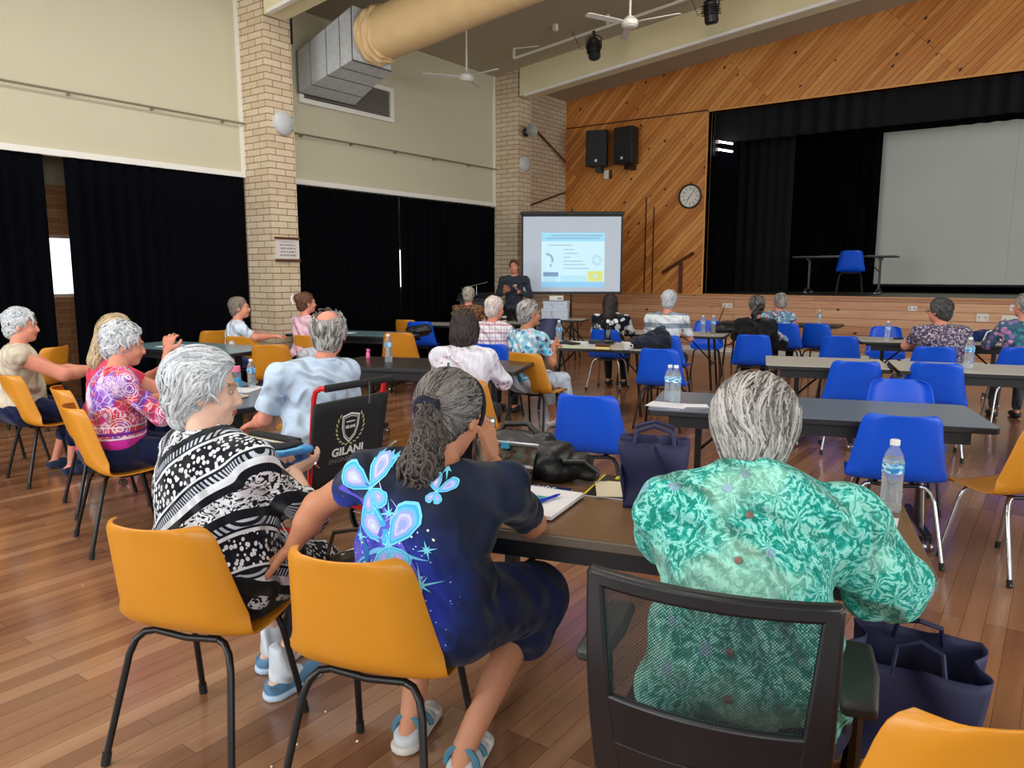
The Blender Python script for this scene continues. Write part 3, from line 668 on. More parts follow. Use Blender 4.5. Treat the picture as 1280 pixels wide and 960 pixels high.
# --- office chair
def office_chair():
    r = empty('office_chair', (-.583, 1.66, 0), radians(13), 'black mesh-backed office chair with armrests under the green-shirted woman', 'chair')
    bp = pm('black_nylon', C(16, 18, 24), .35, vary=.08)
    t = T('open_mesh_fabric'); uv = t.obj(); x, y, z = t.sep(uv)
    s_ = 900.0
    a = t.math('MULTIPLY', t.math('SINE', t.math('MULTIPLY', x, s_)), t.math('SINE', t.math('MULTIPLY', z, s_)))
    hole = t.math('GREATER_THAN', a, .12)
    t.fin(C(22, 26, 28), .7); tr = t.n('BsdfTransparent'); mx = t.n('MixShader', {0: t.math('ADD', .12, t.math('MULTIPLY', hole, .62))})
    t.t.links.new(t.b.outputs[0], mx.inputs[1]); t.t.links.new(tr.outputs[0], mx.inputs[2]); t.t.links.new(mx.outputs[0], t.t.nodes['Material Output'].inputs[0])
    # back: y as function of z (slightly reclined, top rearmost)
    def by(z): return -.30-.07*(z-.45)/.5-.03*sin(pi*(z-.45)/.5)+.02
    def bx(x): return .045*(1-(x/.24)**2)*-1
    outer = [(-.235, .955), (.235, .955), (.215, .60), (.19, .47), (-.19, .47), (-.215, .60)]
    def P3(x, z, off=0): return Vector((x, by(z)+bx(x)+off, z))
    # frame as grid bars
    g = G()
    def bar(p, q, w0, w1, th=.03, n=14, bul=0):
        p, q = Vector(p), Vector(q); d = (q-p).normalized(); nn = Vector((-d.y, d.x))
        V = []; Fs = []
        for k in range(n+1):
            f = k/n; c = p.lerp(q, f); w_ = w0+(w1-w0)*f
            for sgn, off in ((-1, 0), (1, 0), (1, th), (-1, th)):
                e = c+nn*sgn*w_/2; V.append(P3(e.x, e.y, off))
        for k in range(n):
            for j in range(4): Fs.append((k*4+j, k*4+(j+1) % 4, (k+1)*4+(j+1) % 4, (k+1)*4+j))
        Fs += [(3, 2, 1, 0), (n*4, n*4+1, n*4+2, n*4+3)]
        g.add(V, Fs)
    bar((-.24, .94), (.24, .94), .036, .036)
    bar((-.226, .955), (-.20, .47), .036, .075); bar((.226, .955), (.20, .47), .036, .075)
    bar((-.2, .635), (.2, .635), .12, .12, .022)
    bar((-.2, .505), (.2, .505), .16, .16, .03)
    g.build('back_frame', bp, r, bev=.008, ang=50)
    m_ = G(); m_.grid(lambda u, v: P3((-.215+.43*u), .68+.26*v, .012), 12, 8); m_.build('mesh_panel', t.m, r)
    G().box(-.03, .03, by(.57)-.055, by(.57)-.04, .557, .573).build('back_slot', rubber, r)
    # seat
    G().prism(rrect(.48, .46, .1, 6), .43, .5).build('seat_cushion', pm('black_fabric', C(24, 25, 30), .9, bump=.2, scale=400), r, bev=.02)
    G().prism(rrect(.4, .4, .08, 4), .405, .43).build('seat_base', bp, r)
    for s in (-1, 1):
        x = s*.285
        G().tube([(s*.18, -.02, .42), (s*.27, -.02, .42), (x, -.03, .47), (x, -.05, .65)], [.02, .022, .02, .018], 8).build('arm_post', bp, r)
        P = [(x-.035*1, -.18), (x+.035, -.18), (x+.045, -.02), (x+.035+(.0 if s > 0 else 0), .12), (x-.03, .12), (x-.045, -.02)]
        G().prism(P, .65, .685).build('armrest', pm('armrest_pad', C(44, 44, 42), .5), r, bev=.012)
    G().tube([(0, -.22, .40), (0, -.31, .42), (0, -.345, .50)], [.035, .03, .03], 8).build('back_bracket', bp, r)
    G().lathe([(.03, .12), (.03, .25), (.022, .25), (.022, .41)], 14).build('gas_column', bp, r)
    for k in range(5):
        a = radians(72*k+20); e = Vector((cos(a), sin(a), 0))
        s_ = G().tube([(0, 0, .115), e*.15+Vector((0, 0, .105)), e*.3+Vector((0, 0, .075))], [.03, .024, .018], 8).build('base_arm', bp, r)
        G().lathe([(.01, -.022), (.028, -.02), (.03, 0), (.028, .02), (.01, .022)], 14, c=e*.3+Vector((0, 0, .03)), R=Rot(y=90, z=30*k)).build('castor', bp, s_)
office_chair()
# --- wheelchair
def wheelchair():
    yaw = 92; r = empty('wheelchair', (-3.27, 2.62, 0), radians(yaw), 'red framed folding wheelchair with black backrest printed in white', 'wheelchair')
    red = pm('red_enamel', C(196, 22, 28), .3, vary=.03); bk = pm('black_nylon_cloth', C(18, 19, 23), .75, bump=.15, scale=150)
    W = .245
    for s in (-1, 1):
        x = s*W
        G().tube([(x, -.20, .30), (x, -.235, .55), (x, -.285, .93), (x, -.30, .965), (x, -.335, .985), (x*.96, -.36, .985)], .0135, 10).build('back_post', red, r)
        G().tube([(x, .30, .18), (x, .27, .42), (x, .25, .47), (x, -.22, .47)], .0125, 10).build('seat_rail', red, r)
        G().tube([(x, .30, .2), (x, -.2, .2)], .0125, 10).build('lower_rail', red, r)
        G().tube([(x*1.05, -.225, .66), (x*1.05, -.1, .68), (x*1.05, .0, .62), (x*1.05, .12, .60), (x*1.05, .17, .47)], .012, 10).build('arm_frame', red, r)
        G().box(x*1.05-.028, x*1.05+.028, -.17, .2, .69, .715).build('armrest_pad', bk, r, bev=.01)
        G().box(x*1.05-.03, x*1.05+.03, -.165, .195, .682, .690).build('pad_base', pm('cream_plastic', C(214, 206, 182), .5), r)
        w_ = G(); R = Rot(y=90)
        w_.lathe([(.135, -.015), (.15, -.018), (.155, 0), (.15, .018), (.135, .015), (.13, 0)], 28, c=(x*1.12, -.12, .155), R=R, close=False)
        wh_ = w_.build('rear_wheel', rubber, r)
        G().lathe([(.02, -.02), (.03, 0), (.02, .02)], 12, c=(x*1.12, -.12, .155), R=R).build('hub', bk, wh_)
        sp = G()
        for k in range(8):
            a = k*pi/4; sp.tube([(x*1.12, -.12, .155), (x*1.12, -.12+.135*cos(a), .155+.135*sin(a))], .006, 5)
        sp.build('spoke', chrome, wh_)
        G().lathe([(.02, -.012), (.085, -.012), (.09, 0), (.085, .012), (.02, .012)], 20, c=(x, .3, .09), R=R).build('front_castor', rubber, r)
        G().tube([(x, .3, .09), (x, .3, .2)], .012, 8).build('castor_fork', red, r)
        G().tube([(x, .25, .45), (x*.9, .36, .3), (x*.8, .42, .12)], .011, 8).build('footrest_hanger', red, r)
        G().box(x*.8-.06, x*.8+.06, .38, .5, .105, .12).build('footplate', bk, r)
        G().tube([(x, -.30, .58), (x*1.1, -.31, .6), (x*1.2, -.33, .62)], .008, 6).build('brake_lever', chrome, r)
    G().tube([(-W*.96, -.36, .985), (0, -.362, .985), (W*.96, -.36, .985)], .019, 10).build('push_bar', pm('black_foam', C(20, 21, 24), .8), r)
    def back(u, v):
        x = (-1+2*u)*(W+.012); z = .44+.46*v; y = -.215-.075*(z-.5)/.4-.012+.02*(1-(2*u-1)**2)*.6
        return (x, y, z)
    bo = G(); bo.grid(back, 10, 8); bo.build('backrest', bk, r, solid=.022)
    G().box(-W, W, -.2, .26, .475, .51).build('seat', bk, r, bev=.012)
    tagp = G().tube([(.04, -.385, .99), (.045, -.38, .9), (.045, -.375, .875)], .003, 5); tagp.build('cord_loop', pm('grey_cord', C(90, 92, 92), .6), r)
    wt = pm('white_print', C(224, 226, 222), .5); gd_ = pm('cream_print', C(196, 186, 140), .5)
    tilt = math.atan(.075/.4)
    def on(x, z): return (x, -.215-.075*(z-.5)/.4-.012+.012*(1-(x/W)**2)-.0155, z)
    rotb = (radians(90)-(-tilt), 0, 0)
    text_mesh('lettering', 'GILANI', .062, wt, r, on(0, .615), rotb, bold=.002, sx=1.15)
    text_mesh('lettering', 'ENGINEERING', .036, pm('grey_print', C(120, 122, 124), .5), r, on(0, .57), rotb, sx=1.1)
    # shield and laurel
    def sh(s):
        P = [(-.055, .06), (0, .072), (.055, .06), (.052, 0), (.036, -.045), (0, -.078)]
        P += [(-.036, -.045), (-.052, 0)]; return [(x*s, y*s) for x, y in P]
    g = G(); a, b = sh(1.12), sh(.98); c_, d_ = sh(.9), sh(.84)
    def strip(A, B, m):
        n = len(A); V = [on(x, .745+y) for x, y in A]+[on(x, .745+y) for x, y in B]; g.add(V, [(i, (i+1) % n, n+(i+1) % n, n+i) for i in range(n)], m)
    strip(a, b, 0); strip(c_, d_, 0)
    V = [on(x, .745+y) for x, y in ((-.03, .035), (.03, .035), (.03, .028), (-.03, .028))]; g.add(V, [(0, 1, 2, 3)], 0)
    for s in (-1, 1):
        for k in range(9):
            an = radians(-80+k*15); R0 = .098; cx, cy = s*R0*cos(an)*.98, .745+R0*sin(an)*1.0+.004
            V = []
            for q in range(6):
                aa = 2*pi*q/6; u_, v_ = .013*cos(aa), .005*sin(aa); rr = (an+pi/2)*1-.5
                dx = u_*cos(rr)-v_*sin(rr); dy = u_*sin(rr)+v_*cos(rr); V.append(on(cx+s*dx, cy+dy))
            g.add(V, [tuple(range(6))], 1)
    g.build('crest_print', [wt, gd_], r, smooth=False)
    text_mesh('lettering', 'GILANI', .022, wt, r, on(0, .747), rotb, bold=.001)
wheelchair()
# ================================================================ implicit surface modelling for figures
def V3(a): return np.array(a, float)
def cone(p0, p1, r0, r1, sq=None, cuts=None): return dict(t='c', a=V3(p0), b=V3(p1), r0=r0, r1=r1, sq=sq, cuts=cuts)
def ell(c, r, R=None, cuts=None): return dict(t='e', a=V3(c), r=V3(r), R=np.eye(3) if R is None else np.array(R, float), cuts=cuts)
def pdist(p, X):
    if p['t'] == 'c':
        a, b = p['a'], p['b']; Y = X-a; d = b-a
        if p['sq'] is not None:
            n, s = V3(p['sq'][0]), p['sq'][1]; n = n/np.linalg.norm(n)
            Y = Y+np.outer(Y@n, n)*(1/s-1); d = d+n*(d@n)*(1/s-1)
        L = d@d
        t = np.clip((Y@d)/max(L, 1e-9), 0, 1); D = np.linalg.norm(Y-np.outer(t, d), axis=1)-(p['r0']+(p['r1']-p['r0'])*t)
    else:
        Y = (X-p['a'])@p['R']; k0 = np.linalg.norm(Y/p['r'], axis=1); k1 = np.linalg.norm(Y/p['r']**2, axis=1); D = np.where(k1 > 1e-9, k0*(k0-1)/np.maximum(k1, 1e-9), -p['r'].min())
    if p['cuts']:
        for c, n in p['cuts']:
            n = V3(n); n = n/np.linalg.norm(n); D = np.maximum(D, (X-V3(c))@n)
    return D
def pbox(p):
    if p['t'] == 'c':
        r = max(p['r0'], p['r1']); return np.minimum(p['a'], p['b'])-r, np.maximum(p['a'], p['b'])+r
    r = p['r'].max(); return p['a']-r, p['a']+r
def smin(a, b, k):
    h = np.maximum(k-np.abs(a-b), 0)/k; return np.minimum(a, b)-h*h*k*.25
def surface(prims, h, k=.03, noise=None, cuts=None, sub=None):
    los, his = zip(*[pbox(p) for p in prims]); m = k+3*h
    lo = np.min(los, 0)-m; hi = np.max(his, 0)+m; n = np.ceil((hi-lo)/h).astype(int)+1
    Fd = np.full(n, .5); ax = [lo[i]+h*np.arange(n[i]) for i in range(3)]
    for p in prims:
        a, b = pbox(p); i0 = np.maximum(np.floor((a-m-lo)/h).astype(int), 0); i1 = np.minimum(np.ceil((b+m-lo)/h).astype(int)+1, n)
        X = np.stack(np.meshgrid(*[ax[i][i0[i]:i1[i]] for i in range(3)], indexing='ij'), -1); sh = X.shape[:3]
        D = pdist(p, X.reshape(-1, 3)).reshape(sh); S = Fd[i0[0]:i1[0], i0[1]:i1[1], i0[2]:i1[2]]
        Fd[i0[0]:i1[0], i0[1]:i1[1], i0[2]:i1[2]] = smin(S, D, p.get('k', k))
    if noise is not None or cuts or sub:
        M = np.abs(Fd) < .09; idx = np.argwhere(M); X = lo+idx*h; v = Fd[M]
        if noise is not None: v = v+noise(X)
        for c, nn in (cuts or []):
            nn = V3(nn); nn = nn/np.linalg.norm(nn); v = np.maximum(v, (X-V3(c))@nn)
        for p in (sub or []): v = np.maximum(v, -pdist(p, X))
        Fd[M] = v
        if cuts or sub:
            M2 = Fd < -.0899; idx = np.argwhere(M2)
            if len(idx):
                X = lo+idx*h; v = Fd[M2]
                for c, nn in (cuts or []):
                    nn = V3(nn); nn = nn/np.linalg.norm(nn); v = np.maximum(v, (X-V3(c))@nn)
                for p in (sub or []): v = np.maximum(v, -pdist(p, X))
                Fd[M2] = v
    return nets(Fd, lo, h)
def nets(Fd, lo, h):
    s = Fd < 0; n = Fd.shape
    c = np.zeros((n[0]-1, n[1]-1, n[2]-1), int)
    for dx in (0, 1):
        for dy in (0, 1):
            for dz in (0, 1): c += s[dx:n[0]-1+dx, dy:n[1]-1+dy, dz:n[2]-1+dz]
    cells = np.argwhere((c > 0) & (c < 8)); cid = -np.ones(c.shape, int); cid[tuple(cells.T)] = np.arange(len(cells))
    acc = np.zeros((len(cells), 3)); cnt = np.zeros(len(cells))
    for a in range(3):
        o1, o2 = [i for i in range(3) if i != a]
        for u in (0, 1):
            for v in (0, 1):
                off = np.zeros(3, int); off[o1] = u; off[o2] = v; P = cells+off; Q = P.copy(); Q[:, a] += 1
                f0 = Fd[tuple(P.T)]; f1 = Fd[tuple(Q.T)]; x = (f0 < 0) != (f1 < 0); t = np.where(x, f0/np.where(x, f0-f1, 1), 0)
                pt = P.astype(float); pt[:, a] += t; acc[x] += pt[x]; cnt[x] += 1
    V = lo+h*acc/cnt[:, None]; Fs = []
    for a in range(3):
        o1, o2 = (a+1) % 3, (a+2) % 3
        sl0 = [slice(None)]*3; sl1 = [slice(None)]*3; sl0[a] = slice(0, -1); sl1[a] = slice(1, None)
        x = s[tuple(sl0)] != s[tuple(sl1)]; E = np.argwhere(x); E = E[(E[:, o1] > 0) & (E[:, o2] > 0) & (E[:, o1] < n[o1]-1) & (E[:, o2] < n[o2]-1)]
        ins = s[tuple(E.T)]
        def cc(u, v):
            q = E.copy(); q[:, o1] += u; q[:, o2] += v; return cid[tuple(q.T)]
        A, B, Cc, D = cc(-1, -1), cc(0, -1), cc(0, 0), cc(-1, 0)
        Q = np.stack([A, B, Cc, D], 1); Q[~ins] = Q[~ins][:, ::-1]; Fs.append(Q[(Q >= 0).all(1)])
    return V, np.concatenate(Fs)
def relax(V, Fq, it=1, f=.5):
    for _ in range(it):
        S = np.zeros_like(V); c = np.zeros(len(V))
        for i, j in ((0, 1), (1, 2), (2, 3), (3, 0)):
            np.add.at(S, Fq[:, i], V[Fq[:, j]]); np.add.at(S, Fq[:, j], V[Fq[:, i]]); np.add.at(c, Fq[:, i], 1); np.add.at(c, Fq[:, j], 1)
        V = V+f*(S/np.maximum(c, 1)[:, None]-V)
    return V
def npmesh(name, parts, mats, parent=None, matfn=None, attr=None):
    V = np.concatenate([p[0] for p in parts]); o = 0; Fs = []
    for p in parts: Fs.append(p[1]+o); o += len(p[0])
    Fs = np.concatenate(Fs); me = bpy.data.meshes.new(name)
    me.vertices.add(len(V)); me.vertices.foreach_set('co', V.ravel()); me.loops.add(Fs.size); me.loops.foreach_set('vertex_index', Fs.ravel().astype(np.int32))
    me.polygons.add(len(Fs)); me.polygons.foreach_set('loop_start', np.arange(0, Fs.size, Fs.shape[1], dtype=np.int32)); me.update(calc_edges=True); me.validate()
    for m in (mats if isinstance(mats, (list, tuple)) else [mats]): me.materials.append(m)
    if matfn is not None and len(me.polygons) == len(Fs): me.polygons.foreach_set('material_index', matfn(V[Fs].mean(1)).astype(np.int32))
    if attr is not None:
        at_ = me.attributes.new('rnd', 'FLOAT', 'POINT'); at_.data.foreach_set('value', attr)
    me.shade_smooth(); ob = bpy.data.objects.new(name, me); COL.objects.link(ob); ob.parent = parent; return ob
def nv(v): v = V3(v); return v/max(np.linalg.norm(v), 1e-9)
def wav(seed, amp, fx=16, fz=11):
    def f(X):
        x, y, z = X[:, 0]+seed, X[:, 1]-seed*.7, X[:, 2]+seed*.3
        a = np.sin(fx*x+4*np.sin(fz*.6*z+seed)+6*y)*.5+np.sin(fz*z*1.6+5*np.sin(5*x+seed*2)+7*y)*.6+np.sin(31*x+23*z+17*y+3*np.sin(9*z))*.3
        return amp*(1-np.abs(a))*.9
    return f
def curln(seed, amp, fr=60):
    def f(X):
        x, y, z = (X+seed).T
        return amp*(np.sin(fr*x+2*np.sin(fr*.6*y))*np.sin(fr*y+2*np.sin(fr*.5*z))+np.sin(fr*.9*z+2*np.sin(fr*.7*x)))*.6
    return f
def fingers(w, d, n, side, scale=1., curl=25, spread=8, thumb=1.):
    """hand rooted at wrist w: d = pointing direction, n = palm normal (curl side), side = thumb side"""
    w, d, n = V3(w), nv(d), nv(n); s = nv(np.cross(d, n))*side; n = nv(np.cross(s, d))*side; Pr = []; k = .007*scale; c = scale
    Pr.append(cone(w-d*.03*c, w+d*.012*c, .025*c, .024*c, sq=(n, .75)))
    L = [.072, .082, .076, .058]
    for i in range(4):
        kn = w+d*(.088-.004*abs(i-1))*c+s*(.030-.0205*i)*c
        Pr.append(cone(w+d*.015*c+s*(.012-.008*i)*c, kn, .0155*c, .0115*c))
        dd = nv(d+s*math.tan(radians(spread*(1.2-i*.8)))); p = kn; r = .0098*c; cur = radians(curl*.6)
        for j, fr in enumerate((.44, .32, .24)):
            q = p+(dd*cos(cur)+n*sin(cur))*L[i]*fr*c; e = cone(p, q, r, r*.9); e['k'] = k; Pr.append(e); p = q; r *= .9; cur += radians(curl)
    t0 = w+d*.022*c+s*.02*c; t1 = t0+nv(d*.55+s*.75+n*.35)*.042*c; t2 = t1+nv(d*.85+s*.35*thumb+n*.3)*.034*c; t3 = t2+nv(d*.95+s*.1+n*.25)*.026*c
    for a, b, r0, r1 in ((t0, t1, .0155, .0125), (t1, t2, .0118, .0105), (t2, t3, .0105, .009)):
        e = cone(a, b, r0*c, r1*c); e['k'] = k; Pr.append(e)
    return Pr
skinA = lambda: skin('fair_skin', C(214, 160, 134)); 
def skin(name, c):
    if name in MC: return MC[name]
    t = T(name); n_ = t.noise(t.obj(), 18, 4); n2 = t.noise(t.obj(), 90, 2)
    col = t.mix(n_, tuple(v*.88 for v in c), (min(1, c[0]*1.08), c[1]*1.02, c[2]*1.0)); t.bump(n2, .12, .002)
    t.b.inputs['Subsurface Weight'].default_value = .12; t.b.inputs['Subsurface Radius'].default_value = (.02, .008, .004)
    MC[name] = t.fin(col, .5, spec=.35); return MC[name]
def hairmat(name, c1, c2, rough=.5, sc=55):
    if name in MC: return MC[name]
    t = T(name); n_ = t.noise(t.obj(), sc, 3, .6, 1.5); at_ = t.n('Attribute', attribute_name='rnd').outputs['Fac']
    f = t.math('ADD', t.math('MULTIPLY', n_, .55), t.math('MULTIPLY', at_, .6)); f = t.ramp(f, [(.28, (0, 0, 0)), (.85, (1, 1, 1))]); col = t.mix(f, c1, c2)
    w_ = t.n('TexWave', {'Vector': t.obj(), 'Scale': 60.0, 'Distortion': 9.0, 'Detail': 2.0}); t.bump(w_.outputs[1], .35, .004)
    MC[name] = t.fin(col, rough, spec=.4); return MC[name]
H_WHITE = lambda: hairmat('silver_white_hair', C(150, 158, 168), C(226, 228, 230)); H_GREY = lambda: hairmat('grey_hair', C(78, 72, 68), C(196, 192, 188))
H_DARK = lambda: hairmat('dark_brown_hair', C(24, 18, 18), C(66, 50, 46)); H_BLOND = lambda: hairmat('sandy_grey_hair', C(140, 112, 78), C(206, 184, 150)); H_PEP = lambda: hairmat('pepper_grey_hair', C(20, 16, 16), C(132, 126, 122))
H_BROWN = lambda: hairmat('brown_hair', C(60, 34, 22), C(120, 78, 54)); H_ASH = lambda: hairmat('ash_hair', C(92, 80, 70), C(150, 138, 124))
shoem = pm('dark_shoe', C(30, 32, 40), .5)
def hframe(yaw, pitch, roll=0): return np.array(Rot(z=yaw) @ Rot(y=roll) @ Rot(x=pitch))
def person(label, at, yaw, neck=(0, .04, 1.03), head=None, hy=0, hp=0, hr=0, sw=.185, g=1., bel=1., sh=None, el=None, wr=None, hands=None, hip=(0, .0, .55), kn=None, an=None,
           sk='fair', top=None, sleeve=.55, tk=None, bottom=None, btm_to='ankle', shoes=None, hair='short', hm=None, h=.02, hh=.012, hvol=1., hcurl=.0, z=0, hscale=1., group=None, armg=1., drop=None, folds=.012, neckcut=.085, hemz=None, hand_kw=None, leggirth=1., hairx=(), bdrop=None):
    r = empty('person', (at[0], at[1], z), radians(yaw), label, 'person', group)
    N = V3(neck); Hc = V3(head) if head is not None else N+V3((0, .035, .165)); Hp = V3(hip); R = hframe(hy, hp, hr)
    SM = {'fair': skin('fair_skin', C(222, 172, 146)), 'pink': skin('pink_skin', C(222, 150, 126)), 'tan': skin('tan_skin', C(196, 136, 104)), 'pale': skin('pale_skin', C(226, 186, 164))}[sk]
    ax = nv(N-Hp); fx = nv(np.cross(ax, [1, 0, 0]))*-1; fx = fx if fx[1] > 0 else -fx
    rx = V3([1, 0, 0])
    S = [V3(s) for s in (sh or ((-sw, N[1]+.0, N[2]-.055), (sw, N[1]+.0, N[2]-.055)))]
    E = [V3(e) for e in (el or ((-sw-.055, N[1]+.1, .76), (sw+.055, N[1]+.1, .76)))]
    Wr = [V3(e) for e in (wr or ((-.1, N[1]+.3, .78), (.1, N[1]+.3, .78)))]
    K = [V3(k) for k in (kn or ((-.115, .36, .5), (.115, .36, .5)))]; A = [V3(a) for a in (an or ((-.11, .38, .09), (.11, .38, .09)))]
    TR = np.array([rx, fx, ax]).T  # torso frame columns
    cp = Hp+(N-Hp)*.66; bp_ = Hp+(N-Hp)*.3
    def torso(i=0.):
        P = [ell(Hp+V3((0, 0, .02)), (.185*g+i, .15*g+i, .135+i), TR), ell(bp_+fx*.02*bel, (.155*g*bel+i, .125*g*bel+i, .17+i), TR), ell(cp+fx*.0, (.162*g+i, .112*g+i, .19+i), TR)]
        for s in S: P.append(cone(cp+(N-Hp)*.14, s, .085*(.5+.5*g)+i, .056*(.6+.4*g)*armg+i)); P.append(cone(N-ax*.005, s, .05+i, .05*armg+i))
        return P
    def legs(i=0., to=1.):
        P = []
        for q in (0, 1):
            hj = Hp+V3(((-1, 1)[q]*.095*g, .03, -.02)); lg = leggirth
            P.append(cone(hj, K[q], .088*g*lg+i, .062*lg+i))
            if to > 0: P.append(cone(K[q], K[q]+(A[q]-K[q])*to, .06*lg+i, (.06-.022*to)*lg+i))
        return P
    neckp = [cone(N-ax*.03, Hc+R@V3((0, -.015, -.05)), .058, .052)]
    q = hscale
    hd = [ell(Hc+R@V3((0, -.015, .03))*q, V3((.077, .097, .09))*q, R), ell(Hc+R@V3((0, .025, -.035))*q, V3((.062, .07, .083))*q, R), cone(Hc+R@V3((0, .07, -.088))*q, Hc+R@V3((0, .06, -.095))*q, .024, .02)]
    def hk(p, k=.012): p['k'] = k; return p
    hd += [hk(cone(Hc+R@V3((0, .088, .012))*q, Hc+R@V3((0, .107, -.026))*q, .009, .0125)), hk(cone(Hc+R@V3((-.012, .1, -.03))*q, Hc+R@V3((.012, .1, -.03))*q, .01, .01)), hk(ell(Hc+R@V3((0, .092, -.06))*q, (.024, .011, .011), R), .008)]
    for s in (-1, 1):
        hd.append(hk(ell(Hc+R@V3((s*.08, -.005, -.008))*q, (.009, .02, .032), R), .006)); hd.append(hk(cone(Hc+R@V3((s*.015, .09, .03))*q, Hc+R@V3((s*.045, .08, .03))*q, .009, .008), .012)); hd.append(hk(ell(Hc+R@V3((s*.035, .07, -.03))*q, (.02, .02, .02), R), .02))
    sockets_ = [ell(Hc+R@V3((s*.031, .099, .01))*q, (.016, .011, .01), R) for s in (-1, 1)]
    arms = []
    for k_ in (0, 1):
        a_ = armg; arms += [cone(S[k_], E[k_], .048*a_, .038*a_), cone(E[k_], E[k_]+(Wr[k_]-E[k_])*.35, .039*a_, .037*a_), cone(E[k_]+(Wr[k_]-E[k_])*.35, Wr[k_], .037*a_, .025)]
    parts = []
    bodyP = torso(-.012)+legs(-.008)+arms+neckp
    for q2 in (0, 1): bodyP.append(cone(A[q2]+V3((0, -.03, -.045)), A[q2]+V3((0, .13, -.06)), .035, .028, sq=((0, 0, 1), .8)))
    def flat(V, F): return relax(V, F, 1, .4), F
    parts.append(flat(*surface(bodyP, h, .03)))
    parts.append(surface(hd+neckp, hh, .02, sub=sockets_))
    for k_ in (0, 1):
        hd_ = (hands or (None, None))[k_]
        if hd_ is None: d_, n_ = Wr[k_]-E[k_], V3((0, 0, -1))
        else: d_, n_ = hd_
        kw = dict(curl=26); kw.update((hand_kw or ({}, {}))[k_])
        parts.append(surface(fingers(Wr[k_], d_, n_, (1, -1)[k_], **kw), .009 if h > .015 else .0045, .012))
    lipm = pm('lips', C(176, 92, 84), .5); eyew = pm('eye_white', C(176, 160, 150), .3); browm = pm('brow', C(158, 124, 104), .8)
    def mf(cn):
        L = (cn-Hc)@R/q; out = np.zeros(len(cn), int)
        out[(np.abs(L[:, 0]) < .023) & (L[:, 1] > .09) & (np.abs(L[:, 2]+.06) < .009)] = 1
        out[(np.abs(np.abs(L[:, 0])-.031) < .02) & (L[:, 1] > .07) & (np.abs(L[:, 2]-.034) < .005)] = 2
        return out
    body = npmesh('body', parts, [SM, lipm, browm], r, mf)
    iris = pm('iris', C(60, 60, 66), .2)
    for s in (-1, 1):
        c_ = Hc+R@V3((s*.030, .0775, .01))*q
        e_ = G().lathe([(.0115*sin(pi*k/8), -.0115*cos(pi*k/8)) for k in range(9)], 12, c=tuple(c_), R=Matrix(R.tolist()) @ Rot(x=-90)); n0 = len(e_.f)
        e_.lathe([(.0066*sin(pi*k/8), .0078-.004*cos(pi*k/8)) for k in range(9)], 10, c=tuple(c_), R=Matrix(R.tolist()) @ Rot(x=-90), m=1); e_.build('eye', [eyew, iris], r)
    # --- garments
    if top is not None:
        i = .012 if tk is None else tk
        TP = torso(i)
        for k_ in (0, 1):
            s, e, w_ = S[k_], E[k_], Wr[k_]; sl = sleeve[k_] if isinstance(sleeve, (tuple, list)) else sleeve; ru = .05*armg+i
            if sl <= 0: continue
            if sl <= 1:
                p = s+(e-s)*sl; TP.append(cone(s, s+(e-s)*min(1, sl+.12), ru, (.043*armg+i*1.6), cuts=[(p, e-s)]))
            else:
                TP.append(cone(s, e, ru, .042*armg+i)); p = e+(w_-e)*(sl-1); TP.append(cone(e, e+(w_-e)*min(1.05, (sl-1)+.1), .042*armg+i, .034*armg+i, cuts=[(p, w_-e)]))
        cuts = []; nsub = [cone(N+ax*(neckcut-.03), N+ax*.3, .062+neckcut*.15, .10)]
        if hemz is not None: cuts.append(((0, 0, hemz), (0, 0, -1)))
        if drop: TP += drop
        to = npmesh('top', [flat(*surface(TP, h*.9, .035, noise=wav(RNG.random()*9, folds), cuts=cuts, sub=nsub))], top, r)
    else: to = None
    if bottom is not None:
        tt_ = {'ankle': .92, 'calf': .55, 'knee': .12}[btm_to]
        BP = [ell(Hp+V3((0, 0, .0)), (.195*g, .16*g, .14), TR)]+legs(.01, tt_)+(bdrop or [])
        cuts = [] 
        npmesh('trousers', [flat(*surface(BP, h, .03, noise=wav(RNG.random()*9, .004), cuts=[(Hp+V3((0, 0, .13)), (0, -.3, 1))]))], bottom, r)
    if shoes != 'none':
        for q2 in (0, 1):
            a_ = A[q2]; npmesh('shoe', [surface([cone(a_+V3((0, -.035, -.045)), a_+V3((0, .05, -.05)), .043, .042), cone(a_+V3((0, .05, -.052)), a_+V3((0, .15, -.058)), .042, .032, sq=((0, 0, 1), .85))], .012, .02, cuts=[(a_+V3((0, 0, -.09+.003)), (0, 0, -1)), (a_+V3((0, 0, -.012)), (0, -.35, 1))])], shoes or shoem, r)
    # --- hair
    hm = hm or H_GREY(); v = hvol
    def hp_(p): return Hc+R@V3(p)*q
    def cutp(c_, n_): return (hp_(c_), R@V3(n_))
    HP = [ell(hp_((0, -.022, .035)), V3((.088, .108, .098))*v*q, R), ell(hp_((0, -.062, -.035)), V3((.068, .055, .062))*q*(.5+.5*v), R)]
    sub = [ell(hp_((0, .1, -.03)), V3((.075, .06, .085))*q, R)]
    cuts = [cutp((0, .062, .06), (0, 1, -.55)), cutp((0, .045, -.02), (0, 1, -.35))] if hair != 'none' else []
    sub += [ell(hp_((s*.095, .035, -.05)), V3((.04, .05, .055))*q, R) for s in (-1, 1)]
    for a_, b_, ra_, rb_ in hairx: HP.append(cone(hp_(a_), hp_(b_), ra_, rb_))
    if hair == 'bald': sub += [ell(hp_((0, -.06, .115)), V3((.066, .085, .07))*q, R)]
